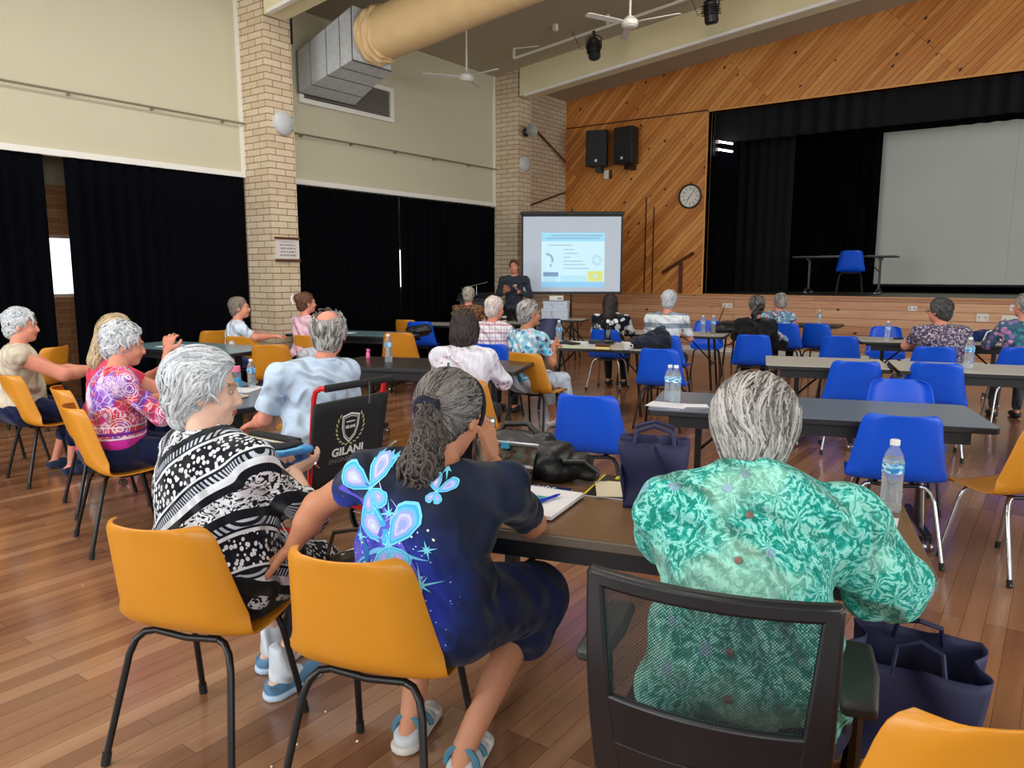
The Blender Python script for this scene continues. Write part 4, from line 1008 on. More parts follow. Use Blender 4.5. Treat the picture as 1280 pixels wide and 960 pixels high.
    if hair == 'bob':
        for s in (-1, 1): HP.append(cone(hp_((s*.062, -.01, .02)), hp_((s*.066, -.015, -.10)), .042, .036))
        HP.append(ell(hp_((0, -.06, -.05)), V3((.085, .06, .095))*q, R)); sub = sub[:1]; cuts = cuts[:1]+[cutp((0, .05, 0), (0, 1, 0)), (hp_((0, 0, -.135)), R@V3((0, 0, -1)))]
    if hair == 'long':
        HP.append(cone(hp_((0, -.06, 0)), Hc+V3((0, -.13, -.17)), .075, .065)); HP.append(cone(Hc+V3((0, -.13, -.17)), Hc+V3((0, -.16, -.36)), .062, .035, sq=((0, 1, 0), .6))); sub = sub[:1]
        for s in (-1, 1): HP.append(cone(hp_((s*.065, -.02, .0)), hp_((s*.07, -.03, -.13)), .034, .03))
    if hair == 'bun': HP.append(ell(hp_((0, -.105, .06)), (.05, .04, .055), R))
    ns = curln(RNG.random()*9, hcurl, 75) if hcurl else curln(3, .0015, 90)
    if hair != 'none':
        hs_ = surface(HP, hh*.9, .02, noise=ns, cuts=cuts, sub=sub); ha = npmesh('hair', [hs_], hm, r, attr=np.full(len(hs_[0]), .25 if h < .0115 else .5, np.float32))
    if hair == 'pony':
        pt = [hp_((0, -.12, .02)), hp_((.0, -.16, -.0)), Hc+V3((0, -.17, -.09)), Hc+V3((0, -.155, -.2)), Hc+V3((0, -.15, -.32))]
        npmesh('ponytail', [surface([cone(pt[i], pt[i+1], rr, r2) for i, (rr, r2) in enumerate(((.024, .03), (.03, .036), (.036, .032), (.032, .012)))], .009, .02, noise=curln(2, .006, 70))], hm, r)
    P = dict(root=r, Hc=Hc, R=R, N=N, S=S, E=E, W=Wr, ax=ax, fx=fx, Hp=Hp, HP=HP, body=body, top=to, hm=hm, A=A, K=K, sub=sub, cuts=cuts, q=q)
    if hair != 'none' and h > .0115: auto_locks(P, hair, hcurl)
    return P
# --- strand locks laid over a hair volume
def sdfpts(prims, X, k=.02):
    D = np.full(len(X), .5)
    for p in prims: D = smin(D, pdist(p, X), p.get('k', k))
    return D
def locks(P, prims, n, flow, L, wd, parent, mat, name='hair_locks', seedfn=None, steps=9, lift=.004, jit=.25, keep=None, curl=0):
    pts = []
    prims = prims; los, his = zip(*[pbox(p) for p in prims]); lo, hi = np.min(los, 0), np.max(his, 0)
    def grad(X):
        e = .002; g_ = np.stack([sdfpts(prims, X+e*np.eye(3)[i])-sdfpts(prims, X-e*np.eye(3)[i]) for i in range(3)], 1)
        return g_/np.maximum(np.linalg.norm(g_, axis=1, keepdims=True), 1e-9)
    X = lo+RNG.random((n*6, 3))*(hi-lo)
    for _ in range(5): X = X-grad(X)*sdfpts(prims, X)[:, None]*.9
    m_ = np.abs(sdfpts(prims, X)) < .004
    if keep is not None: m_ &= keep(X)
    X = X[m_][:n]; n = len(X); rnd = RNG.random(n); off = lift*(RNG.random(n)*1.4-.2); J = RNG.normal(0, jit, (n, 3)); ln = L*(.6+.8*RNG.random(n)); ph = RNG.random(n)*6
    T_ = []; Nn = []; cur = X.copy()
    for s_ in range(steps+1):
        g_ = grad(cur); T_.append(cur+g_*off[:, None]); Nn.append(g_)
        f = flow(cur)+J+(curl*np.stack([np.sin(s_*1.3+ph), np.cos(s_*1.1+ph*2), np.sin(s_*.9+ph*3)], 1) if curl else 0); f = f-g_*(f*g_).sum(1, keepdims=True); f /= np.maximum(np.linalg.norm(f, axis=1, keepdims=True), 1e-9)
        cur = cur+f*(ln/steps)[:, None]; g_ = grad(cur); cur = cur-g_*sdfpts(prims, cur)[:, None]
    T_ = np.array(T_); Nn = np.array(Nn); V = []; Fs = []
    for s_ in range(steps+1):
        t = T_[min(s_+1, steps)]-T_[max(s_-1, 0)]; t /= np.maximum(np.linalg.norm(t, axis=1, keepdims=True), 1e-9); sd = np.cross(t, Nn[s_]); w_ = wd*(.35+.65*sin(pi*min(.9, .12+s_/steps*.85)))
        V += [T_[s_]-sd*w_-Nn[s_]*.0015, T_[s_]+Nn[s_]*w_*.45, T_[s_]+sd*w_-Nn[s_]*.0015]
    V = np.array(V).transpose(1, 0, 2).reshape(-1, 3); m3 = (steps+1)*3
    base = []
    for s_ in range(steps):
        a = s_*3; base += [(a, a+1, a+4, a+3), (a+1, a+2, a+5, a+4)]
    base = np.array(base); Fs = (base[None]+np.arange(n)[:, None, None]*m3).reshape(-1, 4)
    return npmesh(name, [(V, Fs)], mat, parent, attr=np.repeat(rnd, m3).astype(np.float32))
def flow_back(P, down=-.8, side=0):
    R, Hc = P['R'], P['Hc']
    def f(X):
        L = (X-Hc)@R; o = np.zeros_like(L); top_ = np.clip((L[:, 2]-.03)/.09, 0, 1)
        o[:, 1] = -.9*top_-.25; o[:, 2] = down*(1-top_)-.15; o[:, 0] = side+np.sign(L[:, 0])*.25*top_
        return o@R.T
    return f
def keep_hair(P, front=.045):
    def f(X):
        ok = np.ones(len(X), bool)
        for s_ in P['sub']: ok &= pdist(s_, X) > .006
        for c, n_ in P['cuts']: ok &= ((X-V3(c))@nv(n_)) < -.006
        return ok & (X[:, 2] > P['N'][2]-.4)
    return f
def auto_locks(P, hair, hcurl):
    curly = hcurl > 0; n = 420 if hair in ('long', 'bob') else 300
    locks(P, P['HP'], n, flow_back(P), .10 if hair in ('long', 'bob') else .06, .0065, P['root'], P['hm'], keep=keep_hair(P), lift=.007, jit=.7 if curly else .3, steps=6, curl=.7 if curly else 0)
def decal(P_obj, shapes, mats, name, parent, dirv=(0, 1, 0), off=.0025):
    """print shapes on a garment: rays from behind in the person's own frame; shapes=[(points2d grid faces, mat)] """
    me = P_obj.data; bv = BVHTree.FromPolygons([v.co for v in me.vertices], [p.vertices for p in me.polygons]); g = G()
    d = Vector(dirv).normalized(); up = Vector((0, 0, 1)); rt = d.cross(up).normalized(); up = rt.cross(d)
    for V2, Fc, m in shapes:
        V = []; ok = []
        for x, z in V2:
            o = rt*x+up*z-d*3; h_, nn, _, _ = bv.ray_cast(o, d)
            if h_ is None: V.append((0, 0, 0)); ok.append(False)
            else: V.append(h_+(nn if nn.dot(d) < 0 else -nn)*off); ok.append(True)
        g.add(V, [f for f in Fc if all(ok[i] for i in f)], m)
    return g.build(name, mats, parent, smooth=True, ang=80)
def fan_shape(out, c, m_rings, n=4):
    """outline -> concentric rings around c; m_rings: material per ring"""
    k = len(out); res = []
    for j in range(n):
        a, b = j/n, (j+1)/n; V = []
        for x, y in out: V.append((c[0]+(x-c[0])*a, c[1]+(y-c[1])*a))
        for x, y in out: V.append((c[0]+(x-c[0])*b, c[1]+(y-c[1])*b))
        res.append((V, [(i, (i+1) % k, k+(i+1) % k, k+i) for i in range(k)], m_rings[j]))
    return res
# ================================================================ fabrics
def cloth(name, col=None, fn=None, rough=.85):
    if name in MC: return MC[name]
    t = T(name); c = fn(t) if fn else t.mix(t.noise(t.obj(), 30, 2), tuple(v*.93 for v in col), col)
    w_ = t.noise(t.obj(), 420, 1); f_ = t.n('TexWave', {'Vector': t.vm('MULTIPLY', t.obj(), (1, 1, .8)), 'Scale': 3.2, 'Distortion': 9.0, 'Detail': 2.0, 'Detail Scale': 1.3}, bands_direction='DIAGONAL'); t.bump(t.math('ADD', t.math('MULTIPLY', w_, .03), f_.outputs[1]), .75, .045); MC[name] = t.fin(c, rough, spec=.25, sheen=.1); return MC[name]
def f_green(t):
    o = t.obj(); nz = t.noisec(o, 9, 2); o2 = t.vm('ADD', o, t.vm('SCALE', nz, (0, 0, 0))); sc = 8.5
    vo = t.n('TexVoronoi', {'Vector': o, 'Scale': sc, 'Randomness': .85}, feature='F1'); d = t.vm('SUBTRACT', t.vm('MULTIPLY', o, (1, 1, 1)), vo.outputs['Position'])
    x, y, z = t.sep(d); ang = t.math('ARCTAN2', z, t.math('ADD', x, t.math('MULTIPLY', y, .5)))
    wob = t.noise(o, 26, 3, .6, 1.2); pet = t.math('SINE', t.math('ADD', t.math('MULTIPLY', ang, 9.0), t.math('MULTIPLY', wob, 22.0)))
    rad = vo.outputs['Distance']; leaf = t.noise(t.vm('MULTIPLY', o, (1.0, 1.0, .45)), 62, 2, .5, 1.6)
    f = t.math('ADD', t.math('MULTIPLY', pet, .27), t.math('ADD', .18, t.math('MULTIPLY', leaf, .62)))
    col = t.ramp(f, [(.2, C(8, 128, 112)), (.38, C(30, 160, 146)), (.54, C(84, 194, 182)), (.74, C(150, 220, 208))])
    pale = t.ramp(t.noise(o, 5.5, 1), [(.52, (0, 0, 0)), (.62, (1, 1, 1))]); col = t.mix(t.math('MULTIPLY', pale, .45), col, C(186, 238, 214))
    return t.mix(t.math('MULTIPLY', t.math('LESS_THAN', rad, .14), .6), col, C(142, 158, 196))
def f_bw(t):
    o = t.obj(); x, y, z = t.sep(o); xs = t.math('ADD', x, t.math('MULTIPLY', y, -.25))
    ax_ = t.math('ABSOLUTE', t.math('ADD', xs, .085)); q = t.math('FRACT', t.math('MULTIPLY', t.math('SUBTRACT', z, t.math('MULTIPLY', ax_, .95)), 2.5))
    q = t.math('FRACT', t.math('ADD', q, .15))
    dots = t.step(t.math('SUBTRACT', .42, t.vor(t.vm('MULTIPLY', o, (1, 1, .75)), 66, rnd=1.0)[0]), .0)
    u = t.math('ADD', t.math('MULTIPLY', ax_, 60.0), t.math('MULTIPLY', z, 60.0)); her = t.step(t.math('SINE', t.math('MULTIPLY', u, 7.0)), .0)
    leaf = t.step(t.noise(t.vm('MULTIPLY', o, (1, 1, 1.6)), 30, 2, .5, 2.0), .53)
    W, B = C(232, 236, 242), C(8, 11, 24)
    def band(col, a, b, c_):
        f = t.math('MULTIPLY', t.math('GREATER_THAN', q, a), t.math('LESS_THAN', q, b)); return t.mix(f, col, c_)
    mD = t.mix(dots, B, W); mH = t.mix(her, B, C(190, 198, 212)); mL = t.mix(leaf, W, B)
    col = band(mD, .0, .0, mD); col = band(col, .30, .335, W); col = band(col, .335, .36, B); col = band(col, .36, .44, mH); col = band(col, .44, .54, B)
    col = band(col, .54, .70, mL); col = band(col, .70, .77, B); col = band(col, .77, .84, W); col = band(col, .84, .92, mH); col = band(col, .92, .95, B); col = band(col, .95, .975, W)
    return col
def f_pink(t):
    o = t.obj(); a = t.vor(o, 11)[0]; cells = t.vor(o, 11)[1]; s = t.sep(cells)
    base = t.ramp(t.noise(o, 6, 2), [(.35, C(214, 60, 130)), (.47, C(226, 70, 60)), (.55, C(120, 60, 190)), (.66, C(214, 180, 214))])
    rings = t.step(t.math('SINE', t.math('MULTIPLY', a, 46.0)), .35); col = t.mix(t.math('MULTIPLY', rings, t.step(s[0], .45)), base, C(244, 214, 232))
    col = t.mix(t.math('MULTIPLY', t.math('LESS_THAN', a, .17), t.step(s[1], .4)), col, C(208, 30, 36))
    vein = t.math('LESS_THAN', t.vor(t.vm('ADD', o, t.vm('MULTIPLY', t.noisec(o, 12), (.04, .04, .04))), 24, 'DISTANCE_TO_EDGE')[0], .05); col = t.mix(t.math('MULTIPLY', vein, .5), col, C(250, 240, 250))
    z = t.sep(o)[2]
    for lo, hi, c_ in ((.0, .63, C(206, 40, 160)), (.63, .638, C(240, 230, 240)), (.65, .665, C(120, 40, 150)), (.69, .698, C(240, 230, 240))):
        col = t.mix(t.math('MULTIPLY', t.math('GREATER_THAN', z, lo), t.math('LESS_THAN', z, hi)), col, c_)
    return col
def f_spl(bg, cols, sc=16, dens=.5, warp=.03):
    def f(t):
        o = t.obj(); o = t.vm('ADD', o, t.vm('MULTIPLY', t.noisec(o, 20), (warp,)*3)); v = t.vor(o, sc); s = t.sep(v[1])
        c = t.ramp(s[0], [((i+.5)/len(cols), c_) for i, c_ in enumerate(cols)], 'CONSTANT'); m_ = t.math('MULTIPLY', t.math('LESS_THAN', v[0], .5), t.step(s[1], 1-dens)); return t.mix(m_, bg, c)
    return f
def f_check(t):
    x, y, z = t.sep(t.obj()); u = t.math('ADD', x, t.math('MULTIPLY', y, .6)); base = C(236, 232, 236); col = base
    for v_, fr, w_, c_ in ((z, 12.0, .22, C(186, 84, 120)), (z, 24.0, .1, C(70, 60, 110)), (u, 14.0, .2, C(206, 150, 190)), (u, 28.0, .08, C(120, 60, 90))):
        m_ = t.math('LESS_THAN', t.math('FRACT', t.math('MULTIPLY', v_, fr)), w_); col = t.mix(t.math('MULTIPLY', m_, .65), col, c_)
    return col
def f_stripe(t):
    x, y, z = t.sep(t.obj()); m_ = t.math('LESS_THAN', t.math('FRACT', t.math('ADD', t.math('MULTIPLY', z, 6.4), .3)), .38); return t.mix(m_, C(224, 232, 236), C(134, 152, 168))
def f_linen(t):
    o = t.obj(); return t.mix(t.noise(t.vm('MULTIPLY', o, (30, 30, 4)), 6, 2), C(176, 198, 224), C(206, 222, 240))
def f_bob(t):
    o = t.obj(); x, y, z = t.sep(o); st = t.math('ADD', .5, t.math('MULTIPLY', t.math('SINE', t.math('MULTIPLY', x, 190.0)), .2)); base = t.mix(st, C(218, 216, 232), C(240, 238, 246))
    zone = t.ramp(t.noise(o, 4.2, 1), [(.5, (0, 0, 0)), (.56, (1, 1, 1))]); v = t.vor(t.vm('ADD', o, t.vm('MULTIPLY', t.noisec(o, 25), (.03,)*3)), 30); s = t.sep(v[1])
    c = t.ramp(s[0], [(0, C(206, 96, 130)), (.4, C(226, 150, 170)), (.75, C(90, 104, 100))], 'CONSTANT'); return t.mix(t.math('MULTIPLY', t.math('MULTIPLY', zone, t.math('LESS_THAN', v[0], .4)), t.step(s[1], .35)), base, c)
def f_bflyc(t):
    o = t.obj(); x, y, z = t.sep(o)
    lo = t.math('MULTIPLY_ADD', z, -3.2, 3.15); side = t.math('MULTIPLY_ADD', x, -3.2, .95); f = t.math('MULTIPLY', t.math('MINIMUM', t.math('MAXIMUM', lo, 0.0), 1.0), t.math('MINIMUM', t.math('MAXIMUM', side, 0.0), 1.0))
    f = t.math('MULTIPLY', f, t.math('ADD', .45, t.noise(o, 5, 3)))
    col = t.ramp(f, [(.08, C(22, 30, 52)), (.25, C(26, 44, 110)), (.45, C(46, 62, 186)), (.8, C(98, 92, 220))])
    spk = t.math('MULTIPLY', t.math('LESS_THAN', t.vor(o, 46)[0], .10), t.step(f, .25)); return t.mix(spk, col, C(190, 220, 255))
denim = cloth('blue_denim', C(62, 92, 150)); blackc = cloth('black_cloth', C(20, 21, 26)); navyc2 = cloth('navy_cloth', C(22, 32, 74)); whitec = cloth('white_cotton', C(214, 226, 240)); greyc = cloth('grey_cloth', C(70, 72, 80)); paleb = cloth('pale_trousers', C(200, 214, 232))
# ================================================================ people: foreground
H4 = .0105
# woman in the black and white print
hmw = H_WHITE()
Pb = person('woman with short silver hair in a black and white patterned top, turned right', (-2.23, 1.34), 4, neck=(-.05, .04, 1.005), head=(-.08, .07, 1.155), hy=-44, hp=-8, sw=.18, g=1.3, bel=1.1,
    el=((-.27, .18, .76), (.22, .24, .72)), wr=((-.30, .42, .83), (-.10, .45, .79)), hands=(((.7, .7, .1), (.1, .3, -1)), ((.05, .95, .15), (-.6, 0, .6))), kn=((-.13, .34, .47), (.10, .36, .47)), an=((-.16, .36, .09), (.02, .25, .09)),
    sk='pale', top=cloth('black_white_print', fn=f_bw), sleeve=(1.45, 1.45), bottom=blackc, btm_to='calf', shoes=cloth('blue_shoe_knit', C(96, 142, 176)), hair='short', hm=hmw, h=H4, hh=.0065, hvol=1.13, hscale=1.03, folds=.007, hemz=.34, neckcut=.10, hairx=[((0, -.07, -.04), (0, -.065, -.09), .058, .042)], drop=[cone((-.1, .03, .545), (-.13, .34, .485), .145, .095), cone((.1, .03, .545), (.10, .36, .485), .15, .095), cone((.0, .0, .54), (.0, .12, .53), .19, .16, sq=((0, 0, 1), .75))])
locks(Pb, Pb['HP'], 1500, lambda X: flow_back(Pb)(X)+.9*np.stack([np.sin(X[:, 2]*38+X[:, 1]*20), np.sin(X[:, 0]*35), np.cos(X[:, 1]*40+X[:, 0]*25)], 1)*.5, .06, .0042, Pb['root'], hmw, keep=keep_hair(Pb), lift=.006, jit=.25)
for q in (0, 1):
    a = Pb['A'][q]; npmesh('sock', [surface([cone(a+V3((0, 0, .10)), a+V3((0, 0, -.01)), .045, .046), cone(a+V3((0, 0, -.01)), a+V3((0, .06, -.04)), .044, .036)], .01, .02, cuts=[(a+V3((0, 0, .1)), (0, 0, 1))])], cloth('white_sock', C(224, 232, 240)), Pb['root'])
    npmesh('shoe_sole', [surface([cone(a+V3((0, -.035, -.07)), a+V3((0, .05, -.072)), .047, .046), cone(a+V3((0, .05, -.072)), a+V3((0, .15, -.074)), .046, .037)], .009, .02, cuts=[(a+V3((0, 0, -.088)), (0, 0, -1)), (a+V3((0, 0, -.064)), (0, 0, 1))])], pm('pale_blue_sole', C(190, 212, 232), .6), Pb['root'])
# woman in the butterfly shirt
hmp = H_PEP()
Pf = person('woman with a long grey ponytail and dark blue butterfly shirt leaning on a table', (-1.50, 1.47), 18, neck=(.10, .07, .99), head=(.105, .17, 1.125), hy=-8, hp=-22, sw=.2, g=1.22, bel=1.1,
    sh=((-.105, .05, .96), (.30, .10, .94)), el=((-.33, .12, .82), (.31, .34, .76)), wr=((-.43, .11, .67), (.17, .36, .955)), hands=(((-.75, .1, -.5), (-.3, .1, -.6)), ((-.2, .05, 1), (-.9, .2, .1))), hand_kw=({}, dict(curl=30)), kn=((-.08, .42, .50), (.30, .44, .49)), an=((-.07, .22, .09), (.16, .12, .09)), hip=(.04, .05, .56),
    sk='tan', top=cloth('butterfly_shirt', fn=f_bflyc), sleeve=(.42, .80), bottom=navyc2, btm_to='knee', bdrop=[cone((.0, .08, .56), (-.08, .40, .49), .125, .105), cone((.12, .08, .56), (.30, .42, .48), .14, .115), cone((.30, .42, .48), (.28, .38, .37), .10, .095)], shoes=pm('white_sandal', C(196, 200, 204), .5), hair='short', hm=hmp, h=H4, hh=.0065, hvol=1.06, hscale=1.02, folds=.013, hemz=.40, neckcut=.10, leggirth=1.2, armg=1.1)
R_, Hc_ = Pf['R'], Pf['Hc']
def flow_to(Pt):
    Pt = V3(Pt)
    def f(X): d = Pt-X; return d/np.linalg.norm(d, axis=1, keepdims=True)
    return f
tie1 = Hc_+R_@V3((0, -.12, -.0)); tie2 = tie1+V3((.01, -.02, -.075)); pe = tie2+V3((-.03, -.035, -.22))
locks(Pf, Pf['HP'], 1500, flow_to(tie1+V3((0, .02, 0))), .085, .0036, Pf['root'], hmp, keep=keep_hair(Pf), lift=.003, jit=.10)
PT = [cone(tie1, tie2, .038, .03), cone(tie2+V3((-.005, -.01, -.02)), tie2+V3((-.02, -.03, -.10)), .045, .055), cone(tie2+V3((-.02, -.03, -.10)), tie2+V3((-.015, -.04, -.17)), .05, .032), cone(tie2+V3((-.015, -.04, -.17)), tie2+V3((.005, -.035, -.24)), .03, .014)]
hmt = hairmat('dark_curly_tail', C(16, 13, 13), C(96, 84, 78))
npmesh('ponytail', [surface(PT, .006, .02, noise=curln(2, .007, 60))], hmt, Pf['root'])
locks(Pf, PT, 700, lambda X: np.tile(V3((.02, 0, -1)), (len(X), 1)), .09, .004, Pf['root'], hmt, name='ponytail_curls', lift=.009, jit=.5, curl=.9)
vel = pm('navy_velvet', C(14, 18, 40), .9)
for p_ in (tie1, tie2):
    V_, F_ = surface([cone(p_+V3((.022*cos(a), -.012+.006*sin(a*2), .018*sin(a))), p_+V3((.022*cos(a+.6), -.012, .018*sin(a+.6))), .019, .019) for a in np.arange(0, 6.2, .6)], .006, .008, noise=curln(4, .004, 110)); npmesh('hair_tie', [(V_, F_)], vel, Pf['root'])
hbp = [Hc_+R_@V3((.094*cos(a)*1.0, .03+.0*a, .025+.112*sin(a))) for a in np.linspace(-.35, pi+.35, 20)]
G().tube([tuple(p_) for p_ in hbp], .007, 8).build('headband', vel, Pf['root'])
def sandal(a, Pr):
    blue = pm('teal_strap', C(70, 118, 140), .6); s_ = pm('cream_sole', C(206, 200, 190), .6)
    npmesh('sandal_sole', [surface([cone(a+V3((0, -.04, -.072)), a+V3((0, .15, -.074)), .05, .044)], .009, .02, cuts=[(a+V3((0, 0, -.087)), (0, 0, -1)), (a+V3((0, 0, -.060)), (0, 0, 1))])], s_, Pr)
    for y, zz, r_ in ((-.02, .01, .052), (.05, -.015, .05), (.11, -.035, .046)):
        G().tube([a+V3((r_*cos(t_), y, -.045+(.05+zz)*sin(t_))) for t_ in np.linspace(0, pi, 12)], .011, 6).build('sandal_strap', blue if y < 0.08 else s_, Pr)
for q in (0, 1): sandal(Pf['A'][q], Pf['root'])
# butterflies printed on the back of the shirt
cyan = pm('print_cyan', C(60, 176, 226), .8); aqua = pm('print_aqua', C(122, 214, 240), .8); lil = pm('print_lilac', C(186, 178, 240), .8); paleg = pm('print_pale', C(214, 236, 236), .8); vio = pm('print_violet', C(92, 84, 210), .8); deep = pm('print_blue', C(28, 110, 190), .8)
BM = [cyan, aqua, lil, paleg, vio, deep, pm('print_sky', C(104, 190, 238), .8), pm('print_periwinkle', C(150, 170, 240), .8), pm('print_mist', C(196, 206, 242), .8)]
def wing(ang, ln, wd, n=18):
    P = []
    for k in range(n):
        t_ = 2*pi*k/n; u_ = (1-cos(t_))/2; P.append((u_*ln*(1+.0), wd*sin(t_)*(.35+.9*u_)*(1-.25*(u_ > .8)) + .012*sin(6*t_)*u_*.4))
    a = radians(ang); return [(x*cos(a)-y*sin(a), x*sin(a)+y*cos(a)) for x, y in P]
def butterfly(cx, cy, s_, rot):
    sh_ = []
    for a, l, w_, rings in ((48, .135, .042, (7, 7, 2, 8, 7, 6, 0, 1)), (132, .12, .045, (3, 8, 8, 2, 7, 6, 0, 1)), (-48, .075, .030, (2, 2, 7, 7, 6, 6, 0, 1)), (-115, .08, .032, (8, 2, 2, 7, 7, 6, 0, 1))):
        o = [(cx+x*s_, cy+y*s_) for x, y in wing(a+rot, l, w_)]; c_ = (sum(p[0] for p in o)/len(o), sum(p[1] for p in o)/len(o)); sh_ += fan_shape(o, c_, rings, 8)
    return sh_
def strk(pts, w_, m_):
    V = []; n = len(pts)
    for i, (x, y) in enumerate(pts):
        x0, y0 = pts[max(i-1, 0)]; x1, y1 = pts[min(i+1, n-1)]; l = math.hypot(x1-x0, y1-y0) or 1; nx, ny = -(y1-y0)/l, (x1-x0)/l; ww = w_*sin(pi*(i+.35)/(n-.3)); V += [(x-nx*ww, y-ny*ww), (x+nx*ww, y+ny*ww)]
    return (V, [(2*i, 2*i+1, 2*i+3, 2*i+2) for i in range(n-1)], m_)
def star(cx, cy, r_, m_=1):
    out = []
    for k in range(8):
        a = pi/8*2*k+.2; rr = r_*(1 if k % 2 == 0 else .55); out.append(([(cx+.004*cos(a+pi/2), cy+.004*sin(a+pi/2)), (cx+rr*cos(a), cy+rr*sin(a)), (cx-.004*cos(a+pi/2), cy-.004*sin(a+pi/2))], [(0, 1, 2)], m_))
    return out
SH = 1.14
shp = []
def dots(n, x0, x1, y0, y1):
    for _ in range(n):
        x, y, r_ = random.uniform(x0, x1), random.uniform(y0, y1), random.uniform(.0015, .0038); shp.append(([(x+r_*cos(k*pi/3), y+r_*sin(k*pi/3)) for k in range(6)], [tuple(range(6))], 3))
shp.append(strk([(-.17+.3*t_, .93-.17*t_+.05*sin(t_*5)) for t_ in np.linspace(0, 1, 16)], .04, 4))
shp.append(strk([(-.12+.26*t_, .70+.10*t_+.04*sin(t_*4)) for t_ in np.linspace(0, 1, 16)], .007, 6)); shp.append(strk([(-.04+.05*sin(t_*3), .92-.2*t_) for t_ in np.linspace(0, 1, 12)], .012, 0)); shp.append(strk([(-.08+.02*sin(t_*4), .80-.12*t_) for t_ in np.linspace(0, 1, 12)], .014, 5))
shp += butterfly(-.055, .945, .95, 22); shp += butterfly(.02, .80, 1.15, 8); shp += butterfly(.15, .955, .42, -20)
shp += star(.0, 1.03, .026) + star(.16, 1.01, .03) + star(.02, .89, .04) + star(-.09, .80, .032) + star(.135, .80, .03) + star(.12, .70, .062)
dots(60, -.15, .16, .66, .86)
shp.append(strk([(-.04+.03*sin(t_*3), .98-.09*t_) for t_ in np.linspace(0, 1, 8)], .0018, 2)); shp.append(strk([(.02+.03*sin(t_*4), .93-.07*t_) for t_ in np.linspace(0, 1, 8)], .0018, 2))
decal(Pf['top'], shp, BM, 'butterfly_print', Pf['root'])
# woman in the green shirt
hmg = H_GREY()
Pg = person('person with thick grey hair in a turquoise floral shirt on the mesh-backed chair', (-.54, 1.65), 11, neck=(-.03, .18, 1.035), head=(-.035, .30, 1.135), hy=6, hp=-16, sw=.21, g=1.25, bel=1.1, hip=(0, -.02, .56), hairx=[((0, -.075, -.04), (0, -.07, -.105), .062, .045)],
    sh=((-.19, .10, .955), (.20, .17, .95)), el=((-.25, .25, .82), (.27, .24, .79)), wr=((-.10, .66, .80), (.16, .68, .80)), hands=(((.5, .9, 0), (0, 0, -1)), ((-.4, .9, 0), (0, 0, -1))), kn=((-.13, .40, .50), (.14, .40, .50)),
    sk='fair', top=cloth('turquoise_floral', fn=f_green), sleeve=(.98, 1.12), bottom=navyc2, hair='short', hm=hmg, h=H4, hh=.0065, hvol=1.14, folds=.014, tk=.022, hemz=.36, armg=1.3, neckcut=.10,
    drop=[cone((.20, .17, .93), (.31, .24, .80), .075, .095), cone((-.19, .1, .93), (-.26, .24, .84), .065, .075), cone((0, -.02, .50), (0, -.0, .80), .19, .18, sq=((0, 1, 0), .85)), cone((0, .1, .97), (-.02, .15, 1.04), .085, .07), cone((.07, .13, .98), (.26, .21, .86), .085, .095), cone((-.07, .08, .97), (-.23, .18, .87), .08, .08)])
locks(Pg, Pg['HP'], 2600, lambda X: flow_back(Pg)(X)+.35*np.stack([np.sin(X[:, 2]*28), np.sin(X[:, 0]*30)*.3, np.cos(X[:, 0]*40)*.3], 1), .12, .0040, Pg['root'], hmg, keep=keep_hair(Pg), lift=.013, jit=.16)
me_ = Pg['top'].data; bv_ = BVHTree.FromPolygons([v.co for v in me_.vertices], [p.vertices for p in me_.polygons])
btn = pm('brown_shell_button', C(120, 92, 84), .3)
for z_, x_ in ((1.0, .0), (.93, -.005), (.84, -.008), (.745, -.005), (.66, 0)):
    h_, nn, _, _ = bv_.ray_cast(Vector((x_, -3, z_)), Vector((0, 1, 0)))
    if h_: G().lathe([(.002, .001), (.009, .001), (.009, .004), (.003, .0055)], 12, R=nn.to_track_quat('Z', 'Y').to_matrix(), c=h_).build('button', btn, Pg['root'])
# man in the wheelchair
Pm = person('balding grey-haired man in a pale blue shirt seated in the red wheelchair', (-3.40, 2.73), 72, neck=(.06, .0, 1.04), head=(.13, .07, 1.20), hy=-35, hp=-6, sw=.2, g=1.12, bel=1.1, hip=(0, -.04, .56),
    el=((-.26, .10, .74), (.27, .12, .76)), wr=((-.24, .38, .66), (.16, .36, .70)), kn=((-.17, .42, .52), (.14, .42, .52)), an=((-.2, .46, .16), (.14, .5, .16)), sk='pink', top=cloth('pale_blue_linen', fn=f_linen), sleeve=.82, bottom=denim, btm_to='knee',
    hair='bald', hm=H_GREY(), h=.014, hh=.008, folds=.009, tk=.018, hvol=1.03, hscale=1.1, hemz=.5)
col_ = G(); Nm = Pm['N']; ax_ = Pm['ax']
npmesh('collar', [surface([cone(Nm+V3((.07*cos(a), .066*sin(a), .022)), Nm+V3((.07*cos(a+.35), .066*sin(a+.35), .022)), .013, .013) for a in np.arange(pi*.9, pi*2.1, .3)], .009, .012)], cloth('pale_blue_linen'), Pm['root'])
